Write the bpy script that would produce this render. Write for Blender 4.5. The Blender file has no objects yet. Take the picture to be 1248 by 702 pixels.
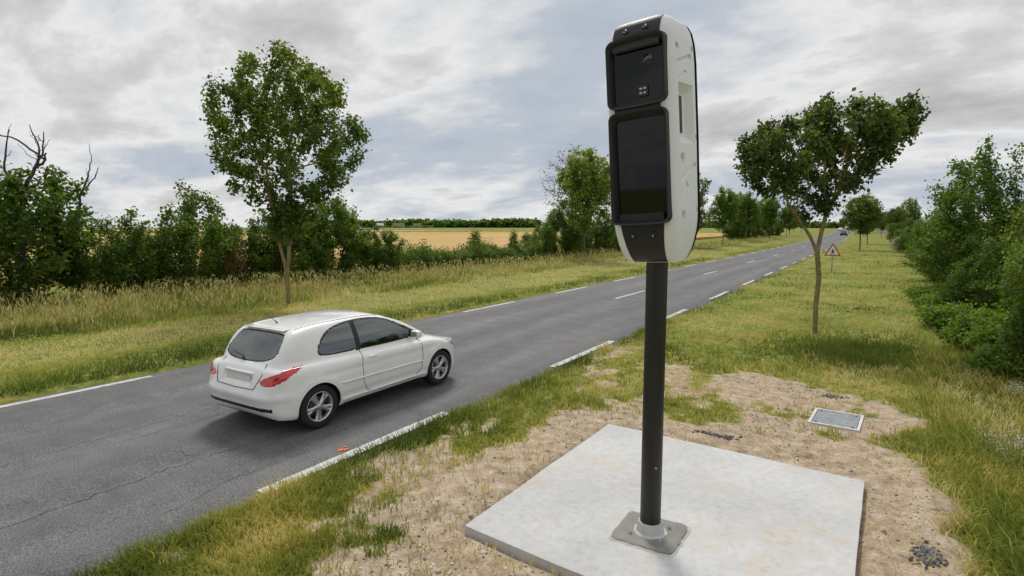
import bpy, bmesh, math, random
import numpy as np
from mathutils import Vector, Matrix
from mathutils.bvhtree import BVHTree

# ------------------------------------------------------------------ camera
SC = bpy.context.scene
COL = SC.collection
YAW = math.radians(32.30)
PITCH = math.radians(6.035)
CAM_H = 2.75
cam_d = bpy.data.cameras.new('camera')
cam_d.sensor_width = 36.0
cam_d.lens = 700.0 / 1248.0 * 36.0
cam_d.clip_start = 0.05
cam_d.clip_end = 6000.0
cam = bpy.data.objects.new('camera', cam_d)
cam.location = (0, 0, CAM_H)
cam.rotation_euler = (math.pi / 2 - PITCH, 0, YAW)
COL.objects.link(cam)
SC.camera = cam

# ------------------------------------------------------------------ world: bright broken cloud
SUN_EL, SUN_AZ = math.radians(52), math.radians(-38)      # azimuth from +Y, clockwise positive
world = bpy.data.worlds.new('World')
SC.world = world
world.use_nodes = True
nt = world.node_tree
for n in list(nt.nodes):
    nt.nodes.remove(n)


def wn(t, **kw):
    n = nt.nodes.new(t)
    for k, v in kw.items():
        setattr(n, k, v)
    return n


def wmath(op, a, b=None):
    n = wn('ShaderNodeMath', operation=op)
    for i, v in enumerate((a, b)):
        if v is None:
            continue
        if isinstance(v, (int, float)):
            n.inputs[i].default_value = v
        else:
            nt.links.new(v, n.inputs[i])
    return n.outputs[0]


tc = wn('ShaderNodeTexCoord')
sep = wn('ShaderNodeSeparateXYZ')
nt.links.new(tc.outputs['Generated'], sep.inputs[0])
zz = wmath('ADD', wmath('MAXIMUM', sep.outputs[2], 0.0), 0.26)
u = wmath('DIVIDE', sep.outputs[0], zz)
v = wmath('DIVIDE', sep.outputs[1], zz)
comb = wn('ShaderNodeCombineXYZ')
nt.links.new(u, comb.inputs[0]); nt.links.new(v, comb.inputs[1])
mp = wn('ShaderNodeMapping')
mp.inputs['Location'].default_value = (8.6, 4.8, 0.0)
mp.inputs['Rotation'].default_value = (0, 0, math.radians(28))
mp.inputs['Scale'].default_value = (0.7, 1.0, 1.0)
nt.links.new(comb.outputs[0], mp.inputs[0])
n1 = wn('ShaderNodeTexNoise')
n1.inputs['Scale'].default_value = 0.95
n1.inputs['Detail'].default_value = 9
n1.inputs['Roughness'].default_value = 0.6
n1.inputs['Distortion'].default_value = 0.35
nt.links.new(mp.outputs[0], n1.inputs['Vector'])
n2 = wn('ShaderNodeTexNoise')
n2.inputs['Scale'].default_value = 2.6
n2.inputs['Detail'].default_value = 7
n2.inputs['Roughness'].default_value = 0.56
nt.links.new(mp.outputs[0], n2.inputs['Vector'])
thick = wmath('ADD', wmath('MULTIPLY', n1.outputs['Fac'], 0.66), wmath('MULTIPLY', n2.outputs['Fac'], 0.34))
# cover thins towards the horizon
hz = wn('ShaderNodeMapRange')
hz.inputs['From Min'].default_value = 0.0
hz.inputs['From Max'].default_value = 0.30
hz.inputs['To Min'].default_value = -0.045
hz.inputs['To Max'].default_value = 0.012
nt.links.new(sep.outputs[2], hz.inputs['Value'])
thick = wmath('ADD', thick, hz.outputs[0])
thick = wmath('ADD', wmath('MULTIPLY', wmath('SUBTRACT', thick, 0.5), 1.16), 0.5)
ramp = wn('ShaderNodeValToRGB')
cr = ramp.color_ramp
stops = [(0.34, (4.5, 5.1, 6.0)), (0.42, (5.2, 5.7, 6.35)), (0.47, (7.0, 7.2, 7.4)), (0.515, (8.3, 8.3, 8.3)),
         (0.555, (6.7, 6.7, 6.75)), (0.66, (4.5, 4.47, 4.5))]
while len(cr.elements) < len(stops):
    cr.elements.new(0.5)
for e, (p_, c_) in zip(cr.elements, stops):
    e.position = p_
    e.color = (c_[0] / 10, c_[1] / 10, c_[2] / 10, 1)
nt.links.new(thick, ramp.inputs['Fac'])
gain = wn('ShaderNodeVectorMath', operation='SCALE')
gain.inputs['Scale'].default_value = 6.9
nt.links.new(ramp.outputs['Color'], gain.inputs[0])
# blue sky shows through the thinnest places only
sky = wn('ShaderNodeTexSky', sky_type='NISHITA', sun_disc=False)
sky.sun_elevation = SUN_EL
sky.sun_rotation = SUN_AZ
cover = wn('ShaderNodeMapRange')
cover.inputs['From Min'].default_value = 0.19
cover.inputs['From Max'].default_value = 0.27
nt.links.new(thick, cover.inputs['Value'])
mixs = wn('ShaderNodeMix', data_type='RGBA')
nt.links.new(cover.outputs[0], mixs.inputs['Factor'])
nt.links.new(sky.outputs[0], mixs.inputs['A'])
nt.links.new(gain.outputs[0], mixs.inputs['B'])
bg = wn('ShaderNodeBackground')
bg.inputs['Strength'].default_value = 0.1
nt.links.new(mixs.outputs['Result'], bg.inputs['Color'])
wo = wn('ShaderNodeOutputWorld')
nt.links.new(bg.outputs[0], wo.inputs[0])

# ------------------------------------------------------------------ sun behind thin cloud
sun_d = bpy.data.lights.new('sun', 'SUN')
sun_d.energy = 1.5
sun_d.angle = math.radians(14)
sun_d.color = (1.0, 0.96, 0.9)
sun = bpy.data.objects.new('sun', sun_d)
sdir = Vector((math.sin(SUN_AZ) * math.cos(SUN_EL), math.cos(SUN_AZ) * math.cos(SUN_EL), math.sin(SUN_EL)))
sun.rotation_euler = sdir.to_track_quat('Z', 'Y').to_euler()
sun.location = (0, 0, 60)
COL.objects.link(sun)

SC.view_settings.view_transform = 'Standard'
SC.view_settings.look = 'None'
SC.view_settings.exposure = 0.5
SC.view_settings.gamma = 1.0
SC.view_settings.use_curve_mapping = False
SC.render.engine = 'CYCLES'
SC.cycles.use_denoising = True
SC.cycles.max_bounces = 8
SC.cycles.transparent_max_bounces = 12

RNG = np.random.default_rng(7)
random.seed(7)


# ------------------------------------------------------------------ helpers
def tag(o, label=None, cat=None, group=None, kind=None):
    if label: o['label'] = label
    if cat: o['category'] = cat
    if group: o['group'] = group
    if kind: o['kind'] = kind
    return o


def empty(name, loc=(0, 0, 0), rz=0.0):
    o = bpy.data.objects.new(name, None)
    o.location = loc
    o.rotation_euler = (0, 0, rz)
    o.empty_display_size = 0.2
    COL.objects.link(o)
    return o


def link(name, me, mat=None, parent=None):
    o = bpy.data.objects.new(name, me)
    COL.objects.link(o)
    if mat is not None and not me.materials:
        me.materials.append(mat)
    if parent is not None:
        o.parent = parent
    return o


def np_mesh(name, V, F, smooth=False, attrs=None):
    """V (n,3) floats, F (m,k) ints with k constant; attrs {name: (n,) float or (n,3) colour}"""
    V = np.asarray(V, np.float32); F = np.asarray(F, np.int32)
    me = bpy.data.meshes.new(name)
    n, (m, k) = len(V), F.shape
    me.vertices.add(n)
    me.vertices.foreach_set('co', V.ravel())
    me.loops.add(m * k)
    me.loops.foreach_set('vertex_index', F.ravel())
    me.polygons.add(m)
    me.polygons.foreach_set('loop_start', np.arange(0, m * k, k, dtype=np.int32))
    if smooth:
        me.polygons.foreach_set('use_smooth', np.ones(m, bool))
    for a, d in (attrs or {}).items():
        d = np.asarray(d, np.float32)
        if d.ndim == 1:
            at = me.attributes.new(a, 'FLOAT', 'POINT')
            at.data.foreach_set('value', d)
        else:
            at = me.attributes.new(a, 'FLOAT_COLOR', 'POINT')
            at.data.foreach_set('color', np.concatenate([d, np.ones((n, 1), np.float32)], 1).ravel())
    me.update(calc_edges=True)
    return me


def bm_obj(name, bm, mat, parent=None, smooth=False):
    me = bpy.data.meshes.new(name)
    bm.to_mesh(me)
    bm.free()
    if smooth:
        me.polygons.foreach_set('use_smooth', np.ones(len(me.polygons), bool))
        me.update()
    return link(name, me, mat, parent)


def auto_smooth(o, deg=35):
    me = o.data
    me.polygons.foreach_set('use_smooth', np.ones(len(me.polygons), bool))
    bm = bmesh.new(); bm.from_mesh(me)
    for e in bm.edges:
        e.smooth = not (len(e.link_faces) == 2 and e.calc_face_angle(0) > math.radians(deg))
    bm.to_mesh(me); bm.free()


def add_box(bm, lo, hi, bevel=0.0, seg=2):
    r = bmesh.ops.create_cube(bm, size=1.0)
    vs = r['verts']
    for w in vs:
        w.co = Vector([lo[i] + (w.co[i] + 0.5) * (hi[i] - lo[i]) for i in range(3)])
    if bevel > 0:
        es = list({e for w in vs for e in w.link_edges})
        bmesh.ops.bevel(bm, geom=es, offset=bevel, segments=seg, profile=0.5, affect='EDGES')


def box(name, lo, hi, mat, parent=None, bevel=0.0, seg=2, smooth=True):
    bm = bmesh.new()
    add_box(bm, lo, hi, bevel, seg)
    o = bm_obj(name, bm, mat, parent)
    if bevel and smooth:
        auto_smooth(o)
    return o


def frame_axes(d):
    d = d / np.linalg.norm(d)
    a = np.array([0, 0, 1.0]) if abs(d[2]) < 0.9 else np.array([1.0, 0, 0])
    x = np.cross(a, d); x /= np.linalg.norm(x)
    return x, np.cross(d, x)


def tube_arrays(P, R, sides=8, caps=True):
    """swept tube along a polyline P with radii R -> V, quads (caps are quads collapsed on a centre)"""
    P = np.asarray(P, float); n = len(P)
    R = np.broadcast_to(np.asarray(R, float), (n,))
    V, F = [], []
    T = np.gradient(P, axis=0)
    x, y = frame_axes(T[0])
    for i in range(n):
        t = T[i] / (np.linalg.norm(T[i]) + 1e-9)
        x = x - t * np.dot(x, t); x /= np.linalg.norm(x) + 1e-9
        y = np.cross(t, x)
        for k in range(sides):
            a = 2 * math.pi * k / sides
            V.append(P[i] + R[i] * (math.cos(a) * x + math.sin(a) * y))
    for i in range(n - 1):
        for k in range(sides):
            a, b = i * sides + k, i * sides + (k + 1) % sides
            F.append((a, b, b + sides, a + sides))
    if caps:
        for s, i in ((0, 0), (1, n - 1)):
            c = len(V); V.append(P[i])
            for k in range(0, sides):
                a, b = i * sides + k, i * sides + (k + 1) % sides
                F.append((c, b, a, a) if s == 0 else (c, a, b, b))
    return V, F


def tube(name, P, R, mat, parent=None, sides=10, smooth=True):
    V, F = tube_arrays(P, R, sides)
    me = bpy.data.meshes.new(name)
    me.from_pydata([tuple(q) for q in V], [], [tuple(dict.fromkeys(f)) for f in F])
    if smooth:
        me.polygons.foreach_set('use_smooth', np.ones(len(me.polygons), bool))
    o = link(name, me, mat, parent)
    return o


def lathe_mesh(name, prof, sides=32, axis='z'):
    """prof: list of (radius, height)"""
    V, F = [], []
    for r, hgt in prof:
        for k in range(sides):
            a = 2 * math.pi * k / sides
            c, s = r * math.cos(a), r * math.sin(a)
            V.append((c, s, hgt) if axis == 'z' else (c, hgt, s))
    for i in range(len(prof) - 1):
        for k in range(sides):
            a, b = i * sides + k, i * sides + (k + 1) % sides
            F.append((a, b, b + sides, a + sides) if axis == 'z' else (a, a + sides, b + sides, b))
    me = bpy.data.meshes.new(name)
    me.from_pydata(V, [], F)
    me.polygons.foreach_set('use_smooth', np.ones(len(me.polygons), bool))
    return me


def copy_tree(o, parent=None):
    c = o.copy()
    COL.objects.link(c)
    c.parent = parent
    for ch in list(o.children):
        if ch is not c:
            copy_tree(ch, c)
    return c


def vnoise(x, y, scale, seed=0, oct=4):
    """numpy value noise, 0..1"""
    x = np.asarray(x, float) / scale; y = np.asarray(y, float) / scale
    out = np.zeros_like(x); amp, tot = 1.0, 0.0
    for o in range(oct):
        xi, yi = np.floor(x).astype(np.int64), np.floor(y).astype(np.int64)
        fx, fy = x - xi, y - yi
        fx = fx * fx * (3 - 2 * fx); fy = fy * fy * (3 - 2 * fy)

        def hsh(a, b):
            q = (a * 374761393 + b * 668265263 + (seed + o) * 1442695041) & 0x7fffffff
            q = ((q ^ (q >> 13)) * 1274126177) & 0x7fffffff
            return ((q ^ (q >> 16)) & 0xffff) / 65535.0
        g = (hsh(xi, yi) * (1 - fx) + hsh(xi + 1, yi) * fx) * (1 - fy) + (hsh(xi, yi + 1) * (1 - fx) + hsh(xi + 1, yi + 1) * fx) * fy
        out += amp * g; tot += amp; amp *= 0.5
        x = x * 2.03 + 11.3; y = y * 2.03 + 5.7
    return out / tot


def sstep(a, b, x):
    t = np.clip((np.asarray(x, float) - a) / (b - a), 0, 1)
    return t * t * (3 - 2 * t)


def poly_sd(px, py, poly):
    """signed distance, positive inside"""
    px = np.asarray(px, float); py = np.asarray(py, float)
    d = np.full(px.shape, 1e9); inside = np.zeros(px.shape, bool)
    n = len(poly)
    for i in range(n):
        x0, y0 = poly[i]; x1, y1 = poly[(i + 1) % n]
        ex, ey = x1 - x0, y1 - y0
        t = np.clip(((px - x0) * ex + (py - y0) * ey) / (ex * ex + ey * ey + 1e-12), 0, 1)
        d = np.minimum(d, np.hypot(px - x0 - t * ex, py - y0 - t * ey))
        if y0 != y1:
            c = ((y0 > py) != (y1 > py)) & (px < (x1 - x0) * (py - y0) / (y1 - y0) + x0)
            inside ^= c
    return np.where(inside, d, -d)


# ------------------------------------------------------------------ materials
def new_mat(name):
    m = bpy.data.materials.new(name)
    m.use_nodes = True
    t = m.node_tree
    b = t.nodes['Principled BSDF']
    return m, t, b


def nnode(t, typ, ins=None, **kw):
    n = t.nodes.new(typ)
    for k, v in kw.items():
        setattr(n, k, v)
    for k, v in (ins or {}).items():
        s = n.inputs[k]
        if hasattr(v, 'is_linked') or isinstance(v, bpy.types.NodeSocket):
            t.links.new(v, s)
        else:
            s.default_value = v
    return n


def rgba(c):
    return (c[0], c[1], c[2], 1.0)


def ramp_node(t, fac, stops, interp='LINEAR'):
    r = t.nodes.new('ShaderNodeValToRGB')
    e = r.color_ramp.elements
    r.color_ramp.interpolation = interp
    while len(e) < len(stops):
        e.new(0.5)
    for a, (p_, c_) in zip(e, stops):
        a.position = p_; a.color = rgba(c_)
    t.links.new(fac, r.inputs['Fac'])
    return r


def noise_node(t, scale, detail=5, rough=0.55, vec=None, dist=0.0):
    n = t.nodes.new('ShaderNodeTexNoise')
    n.inputs['Scale'].default_value = scale
    n.inputs['Detail'].default_value = detail
    n.inputs['Roughness'].default_value = rough
    n.inputs['Distortion'].default_value = dist
    if vec is not None:
        t.links.new(vec, n.inputs['Vector'])
    return n


def simple(name, col, rough=0.6, metal=0.0, spec=0.5, var=0.0, scale=8.0, bump=0.0, bscale=60.0, coat=0.0):
    m, t, b = new_mat(name)
    b.inputs['Roughness'].default_value = rough
    b.inputs['Metallic'].default_value = metal
    b.inputs['Specular IOR Level'].default_value = spec
    b.inputs['Coat Weight'].default_value = coat
    b.inputs['Coat Roughness'].default_value = 0.05
    tcn = t.nodes.new('ShaderNodeTexCoord')
    if var > 0:
        n = noise_node(t, scale, 6, 0.6, tcn.outputs['Object'])
        r = ramp_node(t, n.outputs['Fac'], [(0.3, [c * (1 - var) for c in col]), (0.7, [min(1, c * (1 + var)) for c in col])])
        t.links.new(r.outputs['Color'], b.inputs['Base Color'])
        rr = nnode(t, 'ShaderNodeMapRange', {'Value': n.outputs['Fac'], 'To Min': max(0.02, rough - 0.1), 'To Max': min(1, rough + 0.1)})
        t.links.new(rr.outputs[0], b.inputs['Roughness'])
    else:
        b.inputs['Base Color'].default_value = rgba(col)
    if bump > 0:
        n = noise_node(t, bscale, 4, 0.6, tcn.outputs['Object'])
        bp = nnode(t, 'ShaderNodeBump', {'Strength': bump, 'Distance': 0.01, 'Height': n.outputs['Fac']})
        t.links.new(bp.outputs[0], b.inputs['Normal'])
    return m


def leaf_mat(name, stops, trans=0.35, rough=0.55, attr='rnd', transcol=1.5):
    """two-sided foliage: colour from a per-leaf attribute"""
    m, t, b = new_mat(name)
    at = nnode(t, 'ShaderNodeAttribute', attribute_name=attr)
    r = ramp_node(t, at.outputs['Fac'], stops)
    t.links.new(r.outputs['Color'], b.inputs['Base Color'])
    b.inputs['Roughness'].default_value = rough
    b.inputs['Specular IOR Level'].default_value = 0.35
    tr = t.nodes.new('ShaderNodeBsdfTranslucent')
    sc = nnode(t, 'ShaderNodeMix', {'Factor': 1.0, 'A': r.outputs['Color'], 'B': (1.25 * transcol, 1.35 * transcol, 0.55 * transcol, 1)}, data_type='RGBA', blend_type='MULTIPLY')
    t.links.new(sc.outputs['Result'], tr.inputs['Color'])
    mx = nnode(t, 'ShaderNodeMixShader', {0: trans, 1: b.outputs[0], 2: tr.outputs[0]})
    t.links.new(mx.outputs[0], t.nodes['Material Output'].inputs['Surface'])
    return m


def col_blade_mat(name, trans=0.3):
    m, t, b = new_mat(name)
    at = nnode(t, 'ShaderNodeAttribute', attribute_name='col')
    t.links.new(at.outputs['Color'], b.inputs['Base Color'])
    b.inputs['Roughness'].default_value = 0.6
    b.inputs['Specular IOR Level'].default_value = 0.25
    tr = nnode(t, 'ShaderNodeBsdfTranslucent', {'Color': at.outputs['Color']})
    mx = nnode(t, 'ShaderNodeMixShader', {0: trans, 1: b.outputs[0], 2: tr.outputs[0]})
    t.links.new(mx.outputs[0], t.nodes['Material Output'].inputs['Surface'])
    return m
# ------------------------------------------------------------------ terrain
ROAD_L, ROAD_R = -11.45, -5.05            # asphalt edges
SOIL_POLY = [(-3.5, 0.5), (-3.6, 2.7), (-3.95, 3.5), (-3.95, 4.5), (-3.85, 5.3), (-3.95, 6.6), (-3.7, 7.4), (-3.05, 7.9), (-2.0, 7.9), (-1.5, 8.3), (-1.9, 9.5), (-2.5, 10.6), (-2.1, 11.3),
             (-1.2, 11.1), (0.0, 10.5), (0.74, 9.6), (0.3, 8.9), (0.1, 8.4), (0.5, 8.1), (0.8, 7.1), (0.95, 5.7), (1.0, 4.0), (1.0, 0.5)]
SLABP = [(-2.99, 3.93), (0.0, 3.66), (0.03, 6.93), (-2.95, 7.14)]     # slab corners


def bend(y):
    y = np.asarray(y, float)
    return -0.000085 * np.clip(y - 70, 0, 600) ** 2


def rise(y):
    y = np.asarray(y, float)
    return 1.7 * sstep(90, 420, y)


def soil_mask(x, y):
    sd = poly_sd(x, y, SOIL_POLY)
    n = vnoise(x, y, 0.75, 3, 5) - 0.5
    f = vnoise(x, y, 0.16, 8, 3) - 0.5
    s = sstep(-0.22, 0.26, sd + 0.75 * n + 0.30 * f)
    # bare scuffs in the trodden verge between slab and road
    band = sstep(-5.05, -4.7, x) * sstep(-1.2, -2.4, x) * sstep(6.0, 7.6, y) * sstep(14.0, 11.0, y)
    sc = sstep(0.53, 0.66, vnoise(x, y * 0.6, 0.8, 21, 5) + 0.25 * f) * band
    band2 = sstep(-5.0, -4.8, x) * sstep(-3.7, -4.1, x) * sstep(8.5, 6.0, y)
    sc2 = sstep(0.52, 0.66, vnoise(x, y * 0.55, 0.5, 33, 4) + 0.25 * f) * band2
    # straggling grass back on the spoil
    gr = sstep(0.54, 0.68, vnoise(x, y, 0.6, 51, 5) + 0.3 * f) * sstep(0.1, 0.4, sd) * sstep(7.4, 8.3, y)
    gr2 = sstep(0.54, 0.68, vnoise(x, y, 0.5, 57, 4) + 0.3 * f) * sstep(-3.0, -3.4, x) * sstep(4.6, 3.6, y)
    return np.clip(np.maximum(np.maximum(s, 0.7 * sc), 0.7 * sc2) - 0.75 * gr - 0.8 * gr2, 0, 1)


def zground(x, y):
    x = np.asarray(x, float); y = np.asarray(y, float)
    u_ = x - bend(y)
    z = 0.035 + 0.05 * (vnoise(x, y, 6.0, 5, 3) - 0.5) * sstep(8, 14, np.hypot(x, y))
    inroad = sstep(ROAD_L - 0.12, ROAD_L + 0.1, u_) * sstep(ROAD_R + 0.12, ROAD_R - 0.1, u_)
    z = z * (1 - inroad) - 0.09 * inroad
    z = z + 0.05 * sstep(-11.6, -12.4, u_) + 0.16 * sstep(-14, -22, u_)
    near = sstep(30, 14, np.hypot(x, y))
    z = z - 0.22 * sstep(0.75, 1.7, x) * near                     # shallow ditch in front of the hedge
    s = soil_mask(x, y) * sstep(16, 12, y)
    lump = (vnoise(x, y, 0.16, 9, 4) - 0.5) * 0.055 + (vnoise(x, y, 1.1, 12, 2) - 0.5) * 0.06
    z = z + s * (lump + 0.015)
    # spoil heaped a little at the right-hand lip
    z = z + 0.06 * sstep(0.25, 0.7, x) * sstep(1.15, 0.8, x) * sstep(9.5, 8.0, y) * s
    # ground sits below the slab
    inslab = sstep(-0.10, 0.06, poly_sd(x, y, SLABP))
    z = z * (1 - inslab) - 0.05 * inslab
    return z + rise(y)


def axis_lines(segs):
    out = []
    for a, b, st in segs:
        out.append(np.arange(a, b, st))
    return np.unique(np.round(np.concatenate(out), 4))


gx = axis_lines([(-2600, -200, 200), (-200, -60, 20), (-60, -24, 2.0), (-24, -12, 0.5), (-12, -11, 0.1), (-11, -5.4, 0.8), (-5.4, 1.6, 0.055), (1.6, 6, 0.25), (6, 20, 1.0), (20, 100, 10), (100, 1301, 150)])
gy = axis_lines([(-60, -4, 8), (-4, 1.5, 0.5), (1.5, 13.5, 0.055), (13.5, 30, 0.25), (30, 80, 1.0), (80, 600, 6.0), (600, 3000, 120)])
GX, GY = np.meshgrid(gx, gy)
gv = np.stack([GX.ravel(), GY.ravel(), zground(GX.ravel(), GY.ravel())], 1)
nx = len(gx)
ii, jj = np.meshgrid(np.arange(nx - 1), np.arange(len(gy) - 1))
a0 = (jj * nx + ii).ravel()
gf = np.stack([a0, a0 + 1, a0 + nx + 1, a0 + nx], 1)
soil_v = soil_mask(gv[:, 0], gv[:, 1]) * sstep(16, 12, gv[:, 1])

m_ground, t, b = new_mat('ground')
geo = t.nodes.new('ShaderNodeNewGeometry')
pos = geo.outputs['Position']
na = noise_node(t, 0.55, 6, 0.6, pos)
nb = noise_node(t, 6.0, 6, 0.65, pos)
nc = noise_node(t, 42.0, 6, 0.78, pos)
gcol = ramp_node(t, nb.outputs['Fac'], [(0.32, (0.12, 0.145, 0.030)), (0.5, (0.22, 0.23, 0.058)), (0.68, (0.36, 0.325, 0.12))])
gcol2 = ramp_node(t, na.outputs['Fac'], [(0.38, (0.7, 0.9, 0.6)), (0.62, (1.15, 1.05, 1.0))])
gmul = nnode(t, 'ShaderNodeMix', {'Factor': 1.0, 'A': gcol.outputs['Color'], 'B': gcol2.outputs['Color']}, data_type='RGBA', blend_type='MULTIPLY')
scol = ramp_node(t, nb.outputs['Fac'], [(0.28, (0.22, 0.16, 0.105)), (0.42, (0.375, 0.29, 0.20)), (0.56, (0.48, 0.385, 0.28)), (0.72, (0.60, 0.51, 0.39))])
sfine = ramp_node(t, nc.outputs['Fac'], [(0.32, (0.62, 0.6, 0.58)), (0.5, (1.0, 1.0, 1.0)), (0.68, (1.35, 1.35, 1.35))])
smul = nnode(t, 'ShaderNodeMix', {'Factor': 1.0, 'A': scol.outputs['Color'], 'B': sfine.outputs['Color']}, data_type='RGBA', blend_type='MULTIPLY')
sa = nnode(t, 'ShaderNodeAttribute', attribute_name='soil')
sadd = nnode(t, 'ShaderNodeMath', {0: sa.outputs['Fac'], 1: nnode(t, 'ShaderNodeMapRange', {'Value': nb.outputs['Fac'], 'From Min': 0.3, 'From Max': 0.7, 'To Min': -0.3, 'To Max': 0.3}).outputs[0]}, operation='ADD')
sfac = nnode(t, 'ShaderNodeMapRange', {'Value': sadd.outputs[0], 'From Min': 0.22, 'From Max': 0.6})
gmix = nnode(t, 'ShaderNodeMix', {'Factor': sfac.outputs[0], 'A': gmul.outputs['Result'], 'B': smul.outputs['Result']}, data_type='RGBA')
t.links.new(gmix.outputs['Result'], b.inputs['Base Color'])
b.inputs['Roughness'].default_value = 0.95
b.inputs['Specular IOR Level'].default_value = 0.1
hgt = nnode(t, 'ShaderNodeMath', {0: nb.outputs['Fac'], 1: nnode(t, 'ShaderNodeMath', {0: nc.outputs['Fac'], 1: 0.5}, operation='MULTIPLY').outputs[0]}, operation='ADD')
bp = nnode(t, 'ShaderNodeBump', {'Strength': 0.9, 'Distance': 0.025, 'Height': hgt.outputs[0]})
t.links.new(bp.outputs[0], b.inputs['Normal'])
ground = link('ground', np_mesh('ground', gv, gf, True, {'soil': soil_v}), m_ground)
tag(ground, 'grassy flat land with bare soil around the concrete slab', 'ground', kind='structure')

# ------------------------------------------------------------------ road
m_road, t, b = new_mat('asphalt')
geo = t.nodes.new('ShaderNodeNewGeometry'); pos = geo.outputs['Position']
stretch = nnode(t, 'ShaderNodeMapping', {'Vector': pos, 'Scale': (1.0, 0.12, 1.0)})
n_big = noise_node(t, 1.1, 6, 0.6, stretch.outputs[0], 0.3)
n_fine = noise_node(t, 70.0, 4, 0.75, pos)
n_mid = noise_node(t, 2.2, 5, 0.6, pos)
c1 = ramp_node(t, n_big.outputs['Fac'], [(0.3, (0.098, 0.098, 0.101)), (0.5, (0.122, 0.122, 0.125)), (0.7, (0.155, 0.154, 0.155))])
c2 = ramp_node(t, n_fine.outputs['Fac'], [(0.32, (0.3, 0.3, 0.3)), (0.5, (1, 1, 1)), (0.70, (2.4, 2.38, 2.33))])
c3 = ramp_node(t, n_mid.outputs['Fac'], [(0.35, (0.86, 0.86, 0.87)), (0.65, (1.12, 1.12, 1.11))])
mm = nnode(t, 'ShaderNodeMix', {'Factor': 1.0, 'A': c1.outputs['Color'], 'B': c2.outputs['Color']}, data_type='RGBA', blend_type='MULTIPLY')
mm2 = nnode(t, 'ShaderNodeMix', {'Factor': 1.0, 'A': mm.outputs['Result'], 'B': c3.outputs['Color']}, data_type='RGBA', blend_type='MULTIPLY')
sx = nnode(t, 'ShaderNodeSeparateXYZ', {'Vector': pos})
wob = nnode(t, 'ShaderNodeMath', {0: n_mid.outputs['Fac'], 1: 0.5}, operation='MULTIPLY')
trk = nnode(t, 'ShaderNodeMath', {0: nnode(t, 'ShaderNodeMath', {0: sx.outputs[0], 1: wob.outputs[0]}, operation='ADD').outputs[0], 1: 4.0}, operation='MULTIPLY')
trs = nnode(t, 'ShaderNodeMath', {0: trk.outputs[0]}, operation='SINE')
trc = ramp_node(t, nnode(t, 'ShaderNodeMapRange', {'Value': trs.outputs[0], 'From Min': -1.0, 'From Max': 1.0}).outputs[0], [(0.0, (0.92, 0.92, 0.925)), (1.0, (1.09, 1.085, 1.08))])
mm3 = nnode(t, 'ShaderNodeMix', {'Factor': 1.0, 'A': mm2.outputs['Result'], 'B': trc.outputs['Color']}, data_type='RGBA', blend_type='MULTIPLY')
t.links.new(mm3.outputs['Result'], b.inputs['Base Color'])
b.inputs['Roughness'].default_value = 0.78
b.inputs['Specular IOR Level'].default_value = 0.35
bp = nnode(t, 'ShaderNodeBump', {'Strength': 0.6, 'Distance': 0.006, 'Height': n_fine.outputs['Fac']})
t.links.new(bp.outputs[0], b.inputs['Normal'])
ry = axis_lines([(-50, 0, 5), (0, 40, 0.25), (40, 100, 1.0), (100, 640, 4.0)])
xs = [0.0, 0.04, 0.1, 0.25, 0.5, 0.75, 0.9, 0.96, 1.0]
RV = []
for yy in ry:
    jl = 0.10 * (float(vnoise(np.array([0.0]), np.array([yy]), 1.3, 70)[0]) - 0.5) * 2
    jr = 0.12 * (float(vnoise(np.array([9.0]), np.array([yy]), 0.9, 71)[0]) - 0.5) * 2
    xl, xr = ROAD_L - 0.1 + jl, ROAD_R + 0.04 + jr
    for s in xs:
        camber = 0.05 * (1 - (2 * s - 1) ** 2)
        edge = -0.05 if s in (0.0, 1.0) else 0.0
        RV.append((xl + (xr - xl) * s + float(bend(yy)), yy, camber + edge + float(rise(yy)) + 0.012))
RV = np.array(RV)
nr = len(xs)
ii, jj = np.meshgrid(np.arange(nr - 1), np.arange(len(ry) - 1))
a0 = (jj * nr + ii).ravel()
road = link('road', np_mesh('road', RV, np.stack([a0, a0 + 1, a0 + nr + 1, a0 + nr], 1), True), m_road)
tag(road, 'two-lane grey asphalt country road with dashed white lines', 'road', kind='structure')


def road_z(u_, y):
    s = (u_ - ROAD_L) / (ROAD_R - ROAD_L)
    return 0.05 * (1 - (2 * s - 1) ** 2) + float(rise(y)) + 0.012


m_paint, t, b = new_mat('road_paint')
geo = t.nodes.new('ShaderNodeNewGeometry'); pos = geo.outputs['Position']
nw = noise_node(t, 9.0, 8, 0.75, pos)
nf = noise_node(t, 90.0, 3, 0.7, pos)
ad = nnode(t, 'ShaderNodeMath', {0: nw.outputs['Fac'], 1: nnode(t, 'ShaderNodeMath', {0: nf.outputs['Fac'], 1: 0.35}, operation='MULTIPLY').outputs[0]}, operation='ADD')
pr = ramp_node(t, ad.outputs[0], [(0.50, (0.15, 0.15, 0.15)), (0.60, (0.42, 0.42, 0.40)), (0.72, (0.62, 0.62, 0.60))])
t.links.new(pr.outputs['Color'], b.inputs['Base Color'])
b.inputs['Roughness'].default_value = 0.75


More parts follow.
